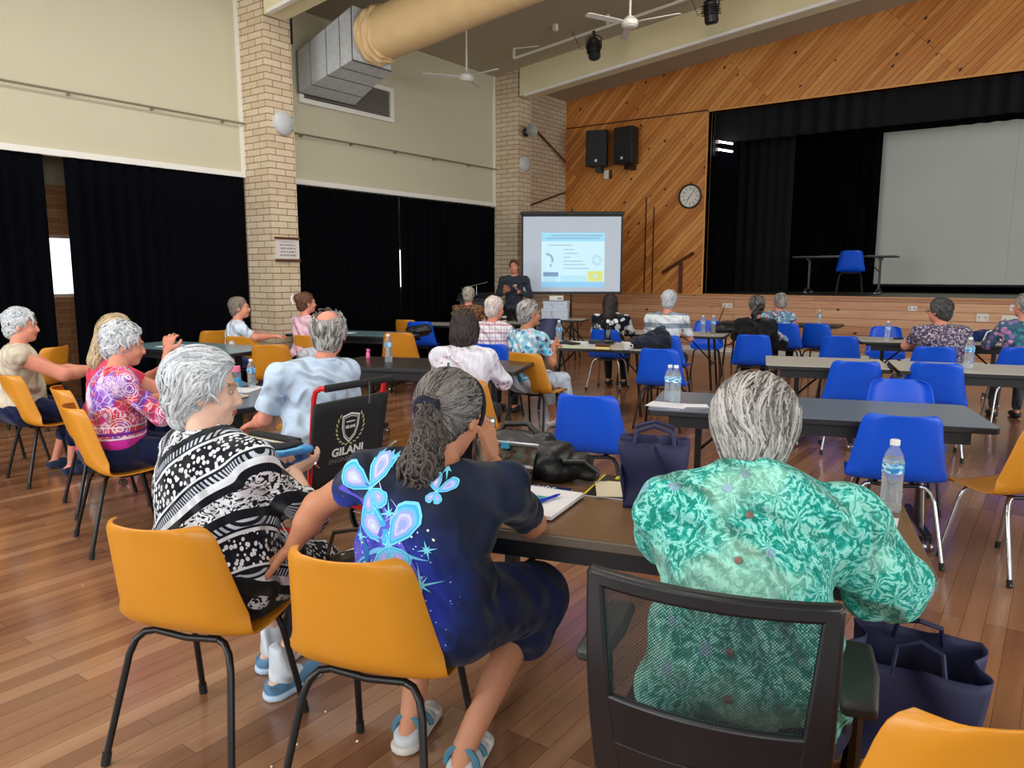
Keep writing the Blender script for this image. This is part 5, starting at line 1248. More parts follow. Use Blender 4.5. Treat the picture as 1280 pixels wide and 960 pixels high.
# people at the left
person('woman with curly grey hair in a pink and purple patterned top', (-4.380, 2.050), -15, neck=(-.02, .05, .985), head=(-.12, .13, 1.13), hy=-14, hp=-12, sw=.175, g=1.15, el=((-.22, .25, .76), (.24, .22, .74)), wr=((-.1, .40, .80), (.12, .40, .80)),
    sk='pink', top=cloth('pink_patterned', fn=f_pink), sleeve=1.05, bottom=navyc2, hm=H_WHITE(), hcurl=.010, hvol=1.08, h=.014, hh=.008, folds=.006, hemz=.45)
Pl = person('woman with long sandy hair in coral pink, mostly hidden from view', (-5.105, 2.341), -15, neck=(.02, .06, .99), head=(.05, .13, 1.15), hy=-8, hp=-8, el=((-.2, .3, .78), (.22, .32, .78)), wr=((-.06, .42, .9), (.12, .40, 1.02)), sk='pink', top=cloth('coral_pink', C(222, 66, 96)), sleeve=.6, bottom=navyc2, hair='long', hm=H_BLOND(), h=.015, hh=.009, g=1.0)
person('woman with curly silver hair in a cream sleeveless top at the far left edge', (-6.299, 2.295), -22, neck=(-.02, .02, 1.0), head=(-.07, .06, 1.155), hy=-12, hp=-5, sw=.19, g=1.2, armg=1.25, el=((-.22, .25, .78), (.22, .30, .80)), wr=((-.1, .5, .80), (.04, .52, .80)), sk='pink', top=cloth('cream_top', C(212, 200, 178)), sleeve=.1, bottom=navyc2, btm_to='calf', hm=H_WHITE(), hcurl=.009, hvol=1.06, h=.015, hh=.009, shoes=cloth('navy_slipper', C(40, 52, 84)), kn=((-.15, .34, .5), (.12, .36, .5)), an=((-.2, .2, .09), (.1, .3, .09)))
# midground
K2 = dict(h=.02, hh=.0105)
person('woman with short ash hair in a white shirt by the first brick pillar', (-7.912, 5.188), -22, neck=(0, .05, .97), head=(.0, .10, 1.14), hy=-20, sk='pink', top=whitec, sleeve=.8, bottom=denim, hm=H_ASH(), el=((-.22, .2, .8), (.24, .2, .8)), wr=((-.1, .42, .8), (.16, .45, .8)), **K2)
Pc = person('woman with brown hair held by a pale clip in a pink off-shoulder top', (-7.389, 5.786), -5, neck=(0, .04, 1.02), head=(.0, .08, 1.19), hy=-15, sk='pink', top=cloth('pale_pink', C(240, 196, 214)), sleeve=.6, neckcut=.02, bottom=blackc, hair='bun', hm=H_BROWN(), **K2)
c0 = Pc['Hc']+Pc['R']@V3((-.01, -.15, .05))
G().tube([c0+V3((-.01, 0, .06)), c0+V3((-.02, -.02, .02)), c0+V3((0, -.03, -.02)), c0+V3((.01, -.02, -.06))], .012, 6).build('hair_clip', pm('pearl_clip', C(236, 214, 228), .3), Pc['root'])
person('woman with a dark brown bob in a white blouse with pink flowers', (-3.474, 4.099), 18, neck=(.0, .06, .99), head=(.0, .10, 1.155), hy=8, hp=-10, sw=.18, g=1.15, sk='fair', top=cloth('white_pink_floral', fn=f_bob), sleeve=1.1, tk=.022, bottom=blackc, hair='bob', hm=H_DARK(), h=.015, hh=.009, el=((-.25, .18, .76), (.27, .18, .76)), wr=((-.1, .4, .79), (.12, .4, .79)), folds=.009)
person('bald-crowned white-haired man in a pink and white checked shirt', (-4.939, 6.309), 8, neck=(0, .05, 1.0), head=(.02, .10, 1.175), hy=-12, hp=-4, g=1.1, sk='pink', top=cloth('pink_check', fn=f_check), sleeve=.8, bottom=blackc, hair='short', hm=hairmat('thin_white_hair', C(196, 176, 166), C(236, 226, 220)), hvol=.98, tk=.02, **K2)
person('person with short grey-blond hair in a leopard print top near the lectern', (-7.376, 8.888), 22, neck=(0, .05, 1.05), head=(0, .08, 1.215), hy=5, g=1.05, sk='pink', top=cloth('leopard_print', fn=f_spl(C(150, 104, 70), [C(40, 24, 18), C(60, 36, 22)], 40, .8)), bottom=blackc, hm=hairmat('grey_blond', C(130, 118, 100), C(206, 198, 184)), **K2)
Pu = person('woman with short grey hair in a light blue floral top holding her hands together', (-4.111, 5.778), -12, neck=(-.02, .05, 1.0), head=(.0, .08, 1.17), hy=-16, hp=-3, g=1.1, sk='tan', top=cloth('blue_floral', fn=f_spl(C(150, 204, 226), [C(70, 170, 214), C(226, 232, 240), C(96, 80, 120), C(236, 200, 214), C(50, 140, 180)], 24, .95)), sleeve=.75, bottom=paleb, btm_to='calf', hm=H_GREY(), h=.015, hh=.009,
    el=((-.2, .16, .74), (.25, .14, .72)), wr=((-.0, .30, .83), (.10, .30, .84)), hands=(((.6, .5, .3), (.3, 0, -1)), ((-.2, .8, .4), (-1, 0, 0))), kn=((-.1, .42, .52), (.12, .42, .52)), an=((-.1, .5, .09), (.14, .55, .09)), shoes=pm('white_shoe', C(220, 220, 224), .5))
person('woman with long dark hair in a black top with white flowers', (-4.87, 8.84), 14, neck=(0, .05, .99), head=(-.02, .09, 1.15), hy=4, g=1.2, sw=.2, sk='pink', top=cloth('black_white_floral', fn=f_spl(C(16, 18, 28), [C(226, 230, 236), C(206, 212, 222)], 13, .85, .05)), sleeve=1.2, bottom=blackc, hair='long', hm=H_DARK(), hcurl=.008, **K2)
person('white-haired man in a white and grey striped shirt', (-3.902, 8.455), 6, neck=(0, .06, 1.05), head=(.01, .11, 1.22), hy=6, g=1.15, sw=.215, sk='pink', top=cloth('grey_white_stripe', fn=f_stripe), sleeve=.85, bottom=blackc, btm_to='knee', hm=H_WHITE(), hvol=1.0, **K2)
person('woman in black with a long grey-brown ponytail', (-3.042, 9.155), 14, neck=(0, .05, .98), head=(.0, .08, 1.15), hy=30, g=1.05, sw=.19, sk='pink', top=blackc, sleeve=1.3, bottom=blackc, hair='pony', hm=H_PEP(), **K2)
person('woman with short grey hair in a blue floral blouse, nearest to the stage front', (-3.431, 11.330), 2, neck=(0, .05, .97), head=(.0, .08, 1.13), hy=42, sk='pink', top=cloth('blue_red_floral', fn=f_spl(C(110, 160, 190), [C(220, 230, 236), C(190, 80, 90), C(40, 80, 120)], 26, .9)), bottom=blackc, hm=H_GREY(), **K2)
Pt = person('woman with short dark hair and glasses in a speckled purple top', (-0.993, 8.829), 16, neck=(-.0, .06, .99), head=(-.03, .10, 1.155), hy=50, hp=-4, g=1.3, sw=.2, armg=1.15, sk='pink', top=cloth('speckled_purple', fn=f_spl(C(90, 82, 108), [C(206, 190, 206), C(60, 56, 80), C(160, 130, 150)], 58, .95)), sleeve=.7, bottom=blackc, hm=hairmat('dark_grey_hair', C(34, 34, 36), C(96, 94, 94)), hvol=1.1, h=.017, hh=.009, el=((-.3, .2, .78), (.28, .14, .76)), wr=((-.14, .42, .78), (.12, .4, .78)))
for s in (-1, 1):
    c_ = Pt['Hc']+Pt['R']@V3((s*.033, .105, .008)); G().tube([c_+Pt['R']@V3((.022*cos(a), 0, .018*sin(a))) for a in np.linspace(0, 2*pi, 13)], .0022, 5).build('glasses_rim', blk, Pt['root'])
    G().tube([c_+Pt['R']@V3((s*.022, 0, .004)), Pt['Hc']+Pt['R']@V3((s*.085, .0, .01))], .002, 5).build('glasses_arm', blk, Pt['root'])
person('person in a blue and pink floral top at the right picture edge', (-.30, 9.25), 20, neck=(0, .06, 1.05), head=(.0, .10, 1.215), hy=30, g=1.15, sk='pink', top=cloth('blue_pink_floral', fn=f_spl(C(64, 104, 128), [C(214, 150, 196), C(150, 120, 190), C(60, 140, 150)], 20, .95)), sleeve=1.3, bottom=greyc, hm=H_GREY(), el=((-.28, .2, .8), (.25, .14, .76)), wr=((-.2, .44, .82), (.12, .4, .78)), **K2)
# presenter, standing
Pp = person('standing man in a dark grey shirt speaking into a handheld microphone beside the screen', (-7.85, 10.75), 216, hip=(0, -.02, .92), neck=(0, .0, 1.49), head=(0, .03, 1.655), hy=-8, sw=.2, sh=((-.2, .0, 1.43), (.2, 0, 1.43)), el=((-.29, .02, 1.16), (.29, -.02, 1.15)), wr=((-.06, .24, 1.24), (.15, .27, 1.24)),
    hands=(((.2, .15, 1), (1, .1, 0)), ((-.1, .8, .5), (-.6, -.4, .8))), hand_kw=(dict(curl=55), dict(curl=14, spread=14)), kn=((-.1, .02, .49), (.1, .02, .49)), an=((-.11, 0, .09), (.11, 0, .09)), sk='pink', top=cloth('charcoal_shirt', C(52, 58, 68)), sleeve=1.85, bottom=blackc, hair='short', hm=H_BROWN(), hvol=.97, h=.013, hh=.007, hemz=.93, tk=.014)
G().prism(rrect(.36, .25, .1, 5), .925, .965).build('belt', blk, Pp['root']); G().box(-.025, .025, .12, .135, .93, .962).build('belt_buckle', chrome, Pp['root'])
# ================================================================ things on tables and floor
t = T('clear_pet'); t.fin((.9, .96, 1), .06, spec=.6); t.b.inputs['Transmission Weight'].default_value = .86; t.b.inputs['IOR'].default_value = 1.04; pet = t.m
t = T('bottled_water'); t.fin((.88, .94, .97), .0); t.b.inputs['Transmission Weight'].default_value = .93; t.b.inputs['IOR'].default_value = 1.04; water = t.m
t = T('bottle_label'); x, y, z = t.sep(t.obj()); a = t.noise(t.vm('MULTIPLY', t.obj(), (1, 1, 2.2)), 40, 2)
lab = t.fin(t.ramp(a, [(.42, C(226, 240, 248)), (.5, C(110, 196, 232)), (.6, C(40, 130, 200))]), .4)
capm = pm('white_cap', C(236, 238, 240), .4)
BT = {}
def bottle(x, y, z, label, s=1.0, group='clear water bottles'):
    if 'b' not in BT:
        r = empty('water_bottle'); r['category'] = 'bottle'
        pr = [(.012, 0), (.030, .0), (.033, .006)]
        for k in range(9):
            zz = .012+k*.0125; pr += [(.0335, zz), (.0312, zz+.006)]
        pr += [(.033, .125), (.0335, .13), (.0335, .165), (.033, .17), (.031, .18), (.024, .2), (.0145, .215), (.0125, .222), (.0125, .232)]
        G().lathe(pr, 24, close=False).build('bottle_body', pet, r, ang=70)
        G().lathe([(.001, .003)]+[(max(.002, q-.0025), zz) for q, zz in pr[1:] if zz < .19]+[(.001, .19)], 20, close=False).build('water', water, r, ang=70)
        G().lathe([(.0342, .132), (.0342, .166)], 24, close=False).build('label_wrap', lab, r)
        G().lathe([(.0155, .224), (.0155, .240), (.013, .2425), (.001, .2425)], 18).build('cap', capm, r)
        BT['b'] = r
    else: r = copy_tree(BT['b'])
    r.location = (x, y, z); r.rotation_euler = (0, 0, x*3); r.scale = (s, s, s); r['label'] = label; r['group'] = group; return r
TZ = .741
bottle(-.425, 2.78, TZ, 'clear water bottle on the right end of the near brown table', 1.03)
bottle(-1.93, 4.37, TZ, 'water bottle at the left end of the long grey table, right of its pair', .98)
bottle(-1.985, 4.40, TZ, 'water bottle at the left end of the long grey table, left of its pair', .96)
bottle(-.62, 7.42, TZ, 'tall clear water bottle on the pale table at the right', 1.12)
bottle(-4.98, 4.86, TZ, 'clear water bottle on the dark brown table by the wheelchair man', 1.05)
bottle(-4.62, 3.16, TZ, 'small clear bottle behind the left shoulder of the wheelchair man', .85)
bottle(-3.93, 9.72, TZ, 'clear bottle on the table right of the striped man, the left of two'); bottle(-3.80, 9.76, TZ, 'clear bottle on the table right of the striped man, the right of two')
bottle(-3.08, 12.3, TZ, 'clear water bottle right of the grey-haired woman nearest the stage'); bottle(-1.72, 10.1, TZ, 'water bottle with white cap in front of the dark-haired woman', .95)
bottle(-4.72, 7.35, TZ, 'blue-tinted drink bottle in front of the woman in the light blue floral top', 1.1)
# near table papers
def sheet(w_, h_, m, name, label, x, y, z, yaw, cat, group=None, th=.003):
    o = G().box(-w_/2, w_/2, -h_/2, h_/2, 0, th).build(name, m, None, (x, y, z), radians(yaw)); return tag(o, label, cat, group)
t = T('written_page'); x, y, z = t.sep(t.obj()); row = t.math('LESS_THAN', t.math('FRACT', t.math('MULTIPLY', y, 60.0)), .3); ln_ = t.step(t.noise(t.comb(t.math('MULTIPLY', x, 70.0), t.math('FLOOR', t.math('MULTIPLY', y, 60.0)), 0.0), 1.0, 1), .45)
page = t.fin(t.mix(t.math('MULTIPLY', row, t.math('MULTIPLY', ln_, .5)), C(232, 232, 238), C(120, 124, 150)), .6)
paper = pm('white_paper', C(236, 236, 240), .6, vary=.02)
t = T('magazine_photo'); n_ = t.noise(t.obj(), 22, 3); magp = t.fin(t.ramp(n_, [(.35, C(30, 28, 30)), (.48, C(96, 76, 60)), (.56, C(180, 164, 150)), (.7, C(40, 50, 60))]), .3)
mnavy = pm('magazine_navy', C(28, 42, 92), .3); myel = pm('magazine_yellow', C(226, 208, 40), .35); mdark = pm('magazine_black', C(30, 28, 28), .3); mint = pm('mint_card', C(96, 206, 214), .4)
def magazine(x, y, z, yaw, label, kind):
    r = empty('magazine', (x, y, z), radians(yaw), label, 'magazine', 'magazines on the near table')
    G().box(-.105, .105, -.148, .148, 0, .005).build('pages', paper, r)
    G().box(-.106, .106, -.149, .149, .005, .006).build('cover', magp if kind else mdark, r)
    if kind == 1:
        G().box(-.106, .106, .10, .149, .006, .0065).build('masthead_band', mnavy, r); text_mesh('masthead', 'Bright', .055, paper, r, (-.02, .124, .0068), (0, 0, 0))
    if kind == 0:
        G().box(-.106, -.098, -.149, .149, .006, .0065).build('cover_strip', myel, r); text_mesh('masthead', 'Bright', .06, myel, r, (.02, .115, .0066), (0, 0, 0), bold=.001); G().box(-.07, -.03, .02, .06, .006, .0065).build('cover_patch', myel, r)
    return r
magazine(-1.50, 2.17, TZ, -22+36, 'magazine with navy masthead lying under the papers on the near brown table', 1)
tag(G().box(-.11, .11, -.15, .15, 0, .012).build('paper_stack', paper, None, (-1.43, 2.11, TZ+.0075), radians(10)), 'stack of white printed papers on the near brown table beside the black bag', 'papers')
r = empty('leaflet', (-1.465, 2.12, TZ+.020), radians(14), 'white leaflet with a mint green panel of lettering on top of the papers', 'leaflet')
G().box(-.06, .06, -.07, .07, 0, .0012).build('leaflet_sheet', paper, r); G().box(-.01, .058, -.065, .03, .0012, .0016).build('mint_panel', mint, r); text_mesh('lettering', 'EASY', .04, mnavy, r, (.024, -.02, .0018), (0, 0, radians(80)))
def pen(x, y, z, yaw, label, m):
    r = empty('pen', (x, y, z), radians(yaw), label, 'pen'); G().tube([(-.07, 0, .006), (.045, 0, .006), (.07, 0, .006)], [.0055, .006, .002], 8).build('barrel', m, r); G().tube([(-.075, 0, .006), (-.02, 0, .006)], .0065, 8).build('pen_cap', m, r); G().box(-.07, -.03, -.0015, .0015, .011, .0135).build('clip', m, r); return r
bpen = pm('blue_pen_plastic', C(30, 50, 190), .25)
pen(-1.40, 2.12, TZ+.0225, 85, 'thick blue pen lying on the papers beside the black bag', bpen)
magazine(-1.30, 2.47, TZ, 14, 'black magazine with yellow masthead on the near brown table behind the navy bag', 0)
sheet(.14, .2, pm('cream_card', C(216, 206, 178), .6), 'photo_card', 'cream leaflet lying across the black magazine', -1.30, 2.42, TZ+.0075, 32, 'leaflet', th=.002)
sheet(.21, .297, page, 'handout', 'printed page at the right end of the near table behind the bottle side', -.60, 2.70, TZ, -20, 'paper', 'loose pages on the near table')
sheet(.21, .297, page, 'handout', 'printed page under the right sleeve of the green-shirted person', -.47, 2.52, TZ+.0035, 6, 'paper', 'loose pages on the near table')
pen(-.56, 2.60, TZ+.0075, 60, 'blue pen on the pages near the clear bottle', bpen)
sheet(.24, .17, page, 'handout', 'white paper slip beside the two bottles on the long grey table', -1.93, 4.26, TZ, 10, 'paper'); sheet(.15, .1, paper, 'note_card', 'small white card at the left end of the long grey table', -1.78, 4.33, TZ+.0005, 30, 'paper')
# clear fronted black bag on the near table
def soft_bag(name, at, yaw, label, prims, m, h=.012, seed=1, amp=.008, cat='bag', cuts=None, group=None, pn='bag_body'):
    r = empty(name, at, radians(yaw), label, cat, group); V_, F_ = surface(prims, h, .035, noise=wav(seed, amp, 22, 17), cuts=cuts); npmesh(pn, [(V_, F_)], m, r); return r
nyl = pm('black_nylon_bag', C(14, 14, 17), .42, bump=.2, scale=60)
r = soft_bag('backpack', (-1.70, 2.42, TZ), 12, 'black backpack with a clear front pocket lying on the near brown table', [cone((-.14, 0, .07), (.12, 0, .07), .095, .09, sq=((0, 1, 0), 1.35)), cone((-.1, .02, .13), (.06, .02, .12), .06, .055), cone((.14, -.04, .05), (.22, .04, .06), .06, .05), cone((.22, -.02, .04), (.28, .0, .04), .04, .03)], nyl, seed=2, amp=.016, h=.009, cuts=[((0, 0, .0), (0, 0, -1))])
pv = T('clear_vinyl'); pv.fin(C(96, 92, 84), .12, spec=.8); n_ = pv.noise(pv.obj(), 26, 3); pv.put(pv.b.inputs['Base Color'], pv.ramp(n_, [(.4, C(20, 20, 22)), (.52, C(84, 60, 48)), (.62, C(60, 80, 66))]))
def bagp(u, v): return (-.16+.24*u, -.138-.012*sin(pi*u)+.05*v*v, .025+.115*v)
G().grid(bagp, 10, 6).build('clear_pocket', pv.m, r)
G().tube([(-.17, -.098, .148), (-.05, -.112, .153), (.09, -.1, .15)], .006, 6).build('zip', pm('silver_zip', C(170, 176, 184), .3, .5), r); G().box(-.06, -.03, -.122, -.108, .13, .152).build('zip_tag', pm('sky_blue', C(60, 170, 220), .5), r)
g = G(); g.lathe([(.016, 0), (.018, .02), (.014, .03), (.018, .05), (.018, .07)], 14, c=(-.125, -.14, .035)); g.build('small_bottle', pm('silver_bottle', C(196, 196, 200), .2, .5), r)
G().tube([(.05, .03, .15), (-.02, .05, .2), (-.12, .05, .19), (-.17, .02, .12)], .012, 8).build('strap', nyl, r); G().tube([(.18, -.08, .09), (.26, -.05, .09), (.3, .0, .04)], .01, 8).build('strap', nyl, r)
# steel flask by the butterfly woman
r = empty('vacuum_flask', (-1.72, 2.19, TZ), 0, 'tall stainless steel flask standing beside the hand of the butterfly shirt woman', 'flask')
ss = pm('brushed_steel', C(160, 160, 140), .25, .9)
G().lathe([(.032, 0), (.036, .004), (.036, .19), (.026, .225), (.024, .23)], 28).build('flask_body', ss, r); G().lathe([(.027, .232), (.028, .236), (.028, .262), (.025, .268), (.001, .27)], 24).build('lid', pm('steel_lid', C(196, 196, 180), .2, .9), r)
# navy non-woven totes
nw = T('navy_nonwoven'); nw.bump(nw.noise(nw.obj(), 300, 1), .15, .001); navyt = nw.fin(nw.mix(nw.noise(nw.obj(), 5, 2), C(24, 26, 62), C(42, 46, 88)), .65)
def tote(at, yaw, label, w_, d_, h_, lean=0, open_=.0):
    r = empty('tote_bag', at, radians(yaw), label, 'bag', 'navy tote bags')
    def body(u, v):
        a = u*4; k = int(min(a, 3.999)); f = a-k; c_ = [(-w_/2, -d_/2), (w_/2, -d_/2), (w_/2, d_/2), (-w_/2, d_/2)]; p, q = c_[k], c_[(k+1) % 4]
        x, y = p[0]+(q[0]-p[0])*f, p[1]+(q[1]-p[1])*f; s_ = 1+open_*v; cr_ = .022*sin(f*9+k*2+v*5)*v
        return (x*s_+cr_+lean*v*v*.1, y*s_+cr_*.7+.02*sin(v*6+k)*v, h_*v*(1-.05*abs(sin(f*5+k))))
    G().grid(body, 48, 14).build('bag_body', navyt, r, solid=.004); G().box(-w_/2, w_/2, -d_/2, d_/2, .002, .006).build('base_panel', navyt, r)
    for s in (-1, 1):
        G().tube([(-.07, s*d_/2*(1+open_)*.98, h_*.9), (-.06, s*d_*.4, h_+.03), (0, s*d_*.32, h_+.05), (.06, s*d_*.4, h_+.03), (.07, s*d_/2*(1+open_)*.98, h_*.9)], .008, 6).build('handle', navyt, r)
    return r
tote((-.27, 2.47, 0), 8, 'open navy fabric tote bag on the floor right of the office chair', .30, .24, .42, open_=.12)
tote((-1.115, 2.36, TZ), 24, 'navy fabric tote bag standing on the near table left of the green-shirted person', .20, .12, .24)
tag(G().box(-.09, .09, -.02, .02, 0, .2).build('papers_in_bag', paper, None, (-.27, 2.47, .02), radians(20)), 'white papers inside the open navy tote on the floor', 'papers')
# slipper / cap in the hand, handbags
r = empty('slipper', (-2.43, 1.79, .845), radians(20), 'blue and black shoe held up by the woman in the black and white top', 'shoe')
r.scale = (.78, .78, .78); bs = pm('bright_blue_foam', C(52, 140, 214), .45)
npmesh('sole', [surface([cone((-.10, 0, 0), (.0, 0, .004), .038, .034, sq=((0, 0, 1), .55)), cone((0, 0, .004), (.12, 0, .035), .034, .045, sq=((0, 0, 1), .5))], .006, .015)], bs, r); npmesh('upper', [surface([cone((-.07, 0, .03), (.0, 0, .035), .034, .03, sq=((0, 0, 1), .8)), cone((0, 0, .035), (.08, 0, .055), .03, .034, sq=((0, 0, 1), .6))], .006, .015, noise=wav(3, .003, 30, 20))], pm('black_upper', C(14, 16, 30), .7), r)
npmesh('trim_strip', [surface([cone((-.11, -.035, .012), (.02, -.038, .02), .008, .008), cone((.02, -.038, .02), (.13, -.042, .048), .008, .01)], .005, .008)], pm('pale_blue_foam', C(96, 184, 238), .4), r)
patm = pm('taupe_patent', C(74, 66, 56), .12, coat=.6, vary=.15)
r = soft_bag('handbag', (-2.03, 1.78, .30), 60, 'shiny taupe handbag hanging between the two women in front', [ell((0, 0, .12), (.16, .07, .14)), ell((0, .0, .04), (.17, .08, .08))], patm, seed=5, amp=.01); G().tube([(-.1, 0, .22), (-.07, .0, .32), (.07, 0, .32), (.1, 0, .22)], .009, 8).build('handle', patm, r)
t = T('red_floral_bag'); redf = t.fin(f_spl(C(150, 26, 50), [C(226, 160, 176), C(236, 222, 222), C(196, 60, 84)], 22, .8)(t), .6)
r = soft_bag('handbag', (-5.83, 2.88, 0), 10, 'red and white floral bag on the floor under the left chairs', [ell((0, 0, .13), (.2, .1, .16)), ell((0, 0, .06), (.21, .12, .08))], redf, seed=8, amp=.012, cuts=[((0, 0, .0), (0, 0, -1))]); G().tube([(-.1, 0, .25), (-.07, .0, .34), (.07, 0, .34), (.1, 0, .25)], .01, 8).build('handle', redf, r)
# left grey table
r = empty('drink_bottle', (-4.33, 2.84, TZ+.008), 0, 'clear drink bottle with a pink lid and blue band on the left grey table', 'bottle')
G().lathe([(.03, 0), (.036, .003), (.036, .15), (.033, .165)], 24, close=False).build('bottle_body', pet, r); G().lathe([(.0375, .07), (.0375, .12)], 24, close=False).build('sleeve_band', pm('cyan_band', C(30, 166, 226), .5), r); G().lathe([(.035, .165), (.036, .17), (.035, .2), (.001, .203)], 24).build('lid', pm('pink_lid', C(244, 128, 160), .4), r); G().tube([(-.02, 0, .2), (-.025, 0, .235), (0, 0, .24)], .005, 6).build('carry_loop', pm('pink_lid', C(244, 128, 160), .4), r)
r = empty('saucer', (-4.33, 2.84, TZ), 0, 'small saucer with pale rim under the pink-lidded bottle', 'saucer'); G().lathe([(.04, 0), (.07, .004), (.078, .010), (.07, .008), (.001, .006)], 28).build('plate', pm('cream_china', C(226, 214, 190), .3), r)
r = soft_bag('folded_cloth', (-4.9, 3.1, TZ), 5, 'grey-blue folded jacket lying at the far side of the left grey table', [ell((0, 0, .025), (.2, .09, .04)), ell((.15, .03, .015), (.12, .06, .025))], cloth('slate_cloth', C(96, 108, 126)), cat='jacket', cuts=[((0, 0, 0), (0, 0, -1))], pn='cloth_body')
sheet(.2, .28, page, 'handout', 'yellowish printed page beside the folded jacket on the left grey table', -4.6, 3.08, TZ+.0, 30, 'paper')
sheet(.2, .28, paper, 'handout', 'white paper on the teal-grey table at the far left', -8.05, 4.5, TZ, 20, 'paper')
r = soft_bag('cushion', (-6.95, 5.55, .45), 20, 'pale rounded cloth bundle by the chair of the woman with the hair clip', [ell((0, 0, .13), (.18, .12, .13)), ell((0, 0, .04), (.15, .11, .05))], cloth('pale_cloth', C(206, 212, 226)), cat='cushion', pn='cloth_body')
# dark grey far tables: small clutter
for x, y, l_ in ((-7.9, 6.9, 'white papers on the dark table at the foot of the first pillar'), (-7.2, 7.2, 'small pile of papers on the dark grey table right of the hair-clip woman')): sheet(.28, .2, paper, 'handout', l_, x, y, TZ, 25, 'paper')
r = soft_bag('handbag', (-6.95, 7.35, TZ), 20, 'dark bag on the table against the black curtain right of the wheelchair man head', [ell((0, 0, .05), (.2, .1, .07)), ell((.1, 0, .08), (.08, .06, .06))], nyl, h=.018, cuts=[((0, 0, 0), (0, 0, -1))])
r = empty('spray_bottle', (-5.35, 4.95, TZ), 0, 'small pink spray bottle at the far left end of the dark brown table', 'bottle'); G().lathe([(.018, 0), (.02, .01), (.018, .05), (.008, .065)], 14).build('bottle_body', pm('pink_plastic', C(236, 110, 170), .4), r); G().box(-.012, .02, -.008, .008, .065, .09).build('spray_head', pm('pink_plastic', C(236, 110, 170), .4), r)
# white table group
r = empty('glass_bottle', (-4.13, 7.45, TZ), 0, 'tall black bottle with a white cap on the white table', 'bottle'); G().lathe([(.03, 0), (.037, .006), (.037, .17), (.03, .2), (.016, .23), (.014, .26)], 20).build('bottle_body', pm('black_glass', C(14, 14, 18), .1), r); G().lathe([(.019, .258), (.019, .29), (.001, .292)], 16).build('cap', capm, r); G().lathe([(.038, .05), (.038, .06)], 20, close=False).build('silver_ring', chrome, r)
r = empty('coffee_cup', (-3.72, 7.12, TZ), 0, 'white coffee cup on the white table beside the navy jacket', 'cup'); G().lathe([(.028, 0), (.035, .005), (.047, .075), (.049, .08), (.044, .075), (.03, .01), (.001, .008)], 24, close=False).build('cup_body', pm('white_china', C(236, 234, 228), .25), r); G().tube([(.045, 0, .065), (.075, 0, .06), (.075, 0, .03), (.04, 0, .02)], .006, 6).build('handle', pm('white_china', C(236, 234, 228), .25), r)
r = soft_bag('jacket', (-3.62, 7.42, TZ), 30, 'dark navy jacket heaped on the white table behind the coffee cup', [ell((0, 0, .06), (.24, .14, .08)), cone((.0, 0, .08), (.17, .06, .22), .1, .035), ell((.18, .0, .08), (.09, .1, .12))], cloth('dark_navy_jacket', C(28, 32, 52)), cuts=[((0, 0, 0), (0, 0, -1))], h=.014, amp=.014, pn='cloth_body')
r = empty('tissue_pack', (-3.95, 7.02, TZ), radians(20), 'brown topped packet with yellow and white wrapper on the white table', 'packet'); G().box(-.08, .08, -.05, .05, 0, .03).build('wrapper', pm('yellow_white_wrapper', C(230, 214, 140), .5), r, bev=.008); G().box(-.075, .075, -.045, .045, .03, .06).build('brown_cover', darktrim, r, bev=.008)
sheet(.3, .21, pm('green_tint_paper', C(206, 222, 180), .6), 'handout', 'pale green tinted sheet on the white table', -4.4, 7.05, TZ, 20, 'paper'); sheet(.3, .21, paper, 'handout', 'white sheet at the left of the white table', -4.72, 7.15, TZ, -10, 'paper'); sheet(.3, .21, paper, 'handout', 'white sheet behind the black sunglasses case on the white table', -4.6, 7.5, TZ, 40, 'paper')
tag(G().tube([(-.12, 0, .015), (-.03, .03, .03), (.05, .0, .02), (.14, .04, .015)], [.012, .022, .02, .01], 8).build('sunglasses_case', nyl, None, (-4.52, 7.22, TZ), .4), 'black soft case on the white table near the blue floral woman', 'case')
tag(G().box(-.14, .14, -.09, .09, 0, .035).build('folder', nyl, None, (-4.3, 7.62, TZ), .3, bev=.008), 'flat black folder on the white table left of the black bottle', 'folder')
# table of the ponytailed woman, right tables
r = soft_bag('handbag', (-3.95, 10.2, TZ-.0), 20, 'small dark bag on the table behind the two water bottles', [ell((.0, 0, .05), (.18, .09, .08))], nyl, h=.018, cuts=[((0, 0, 0), (0, 0, -1))]); r.location.y = 9.98; r.location.x = -3.75
r = soft_bag('handbag', (-.72, 10.55, TZ), 20, 'navy blue handbag with white straps on the table before the right-edge person', [ell((0, 0, .06), (.2, .09, .09)), ell((.18, .05, .06), (.14, .08, .08))], cloth('navy_bag_cloth', C(28, 48, 110)), h=.018, cuts=[((0, 0, 0), (0, 0, -1))]); G().tube([(-.06, -.09, .02), (-.03, -.1, .12), (.02, -.09, .14)], .008, 6).build('strap', white, r); G().tube([(.12, -.09, .02), (.1, -.1, .12), (.07, -.09, .14)], .008, 6).build('strap', white, r)
r = soft_bag('backpack', (-1.02, 10.42, TZ), 10, 'small black bag beside the speckled-top woman on her table', [ell((0, 0, .07), (.14, .09, .1)), ell((.02, 0, .14), (.06, .05, .05))], nyl, h=.018, cuts=[((0, 0, 0), (0, 0, -1))])
tag(G().tube([(-.06, 0, 0), (.06, 0, 0)], .011, 8).build('marker', nyl, None, (-1.62, 10.25, TZ+.011), .6), 'short black marker lying on the table before the dark-haired woman', 'marker')
# cable join between the pale tables
r = soft_bag('cap', (-1.13, 7.0, TZ-.02), 15, 'small black pouch hanging in the gap between the two pale tables', [ell((0, -.33, -.02), (.06, .05, .05)), cone((0, -.33, .0), (-.02, .3, .03), .012, .012)], nyl, h=.012, cat='pouch', pn='pouch_body')
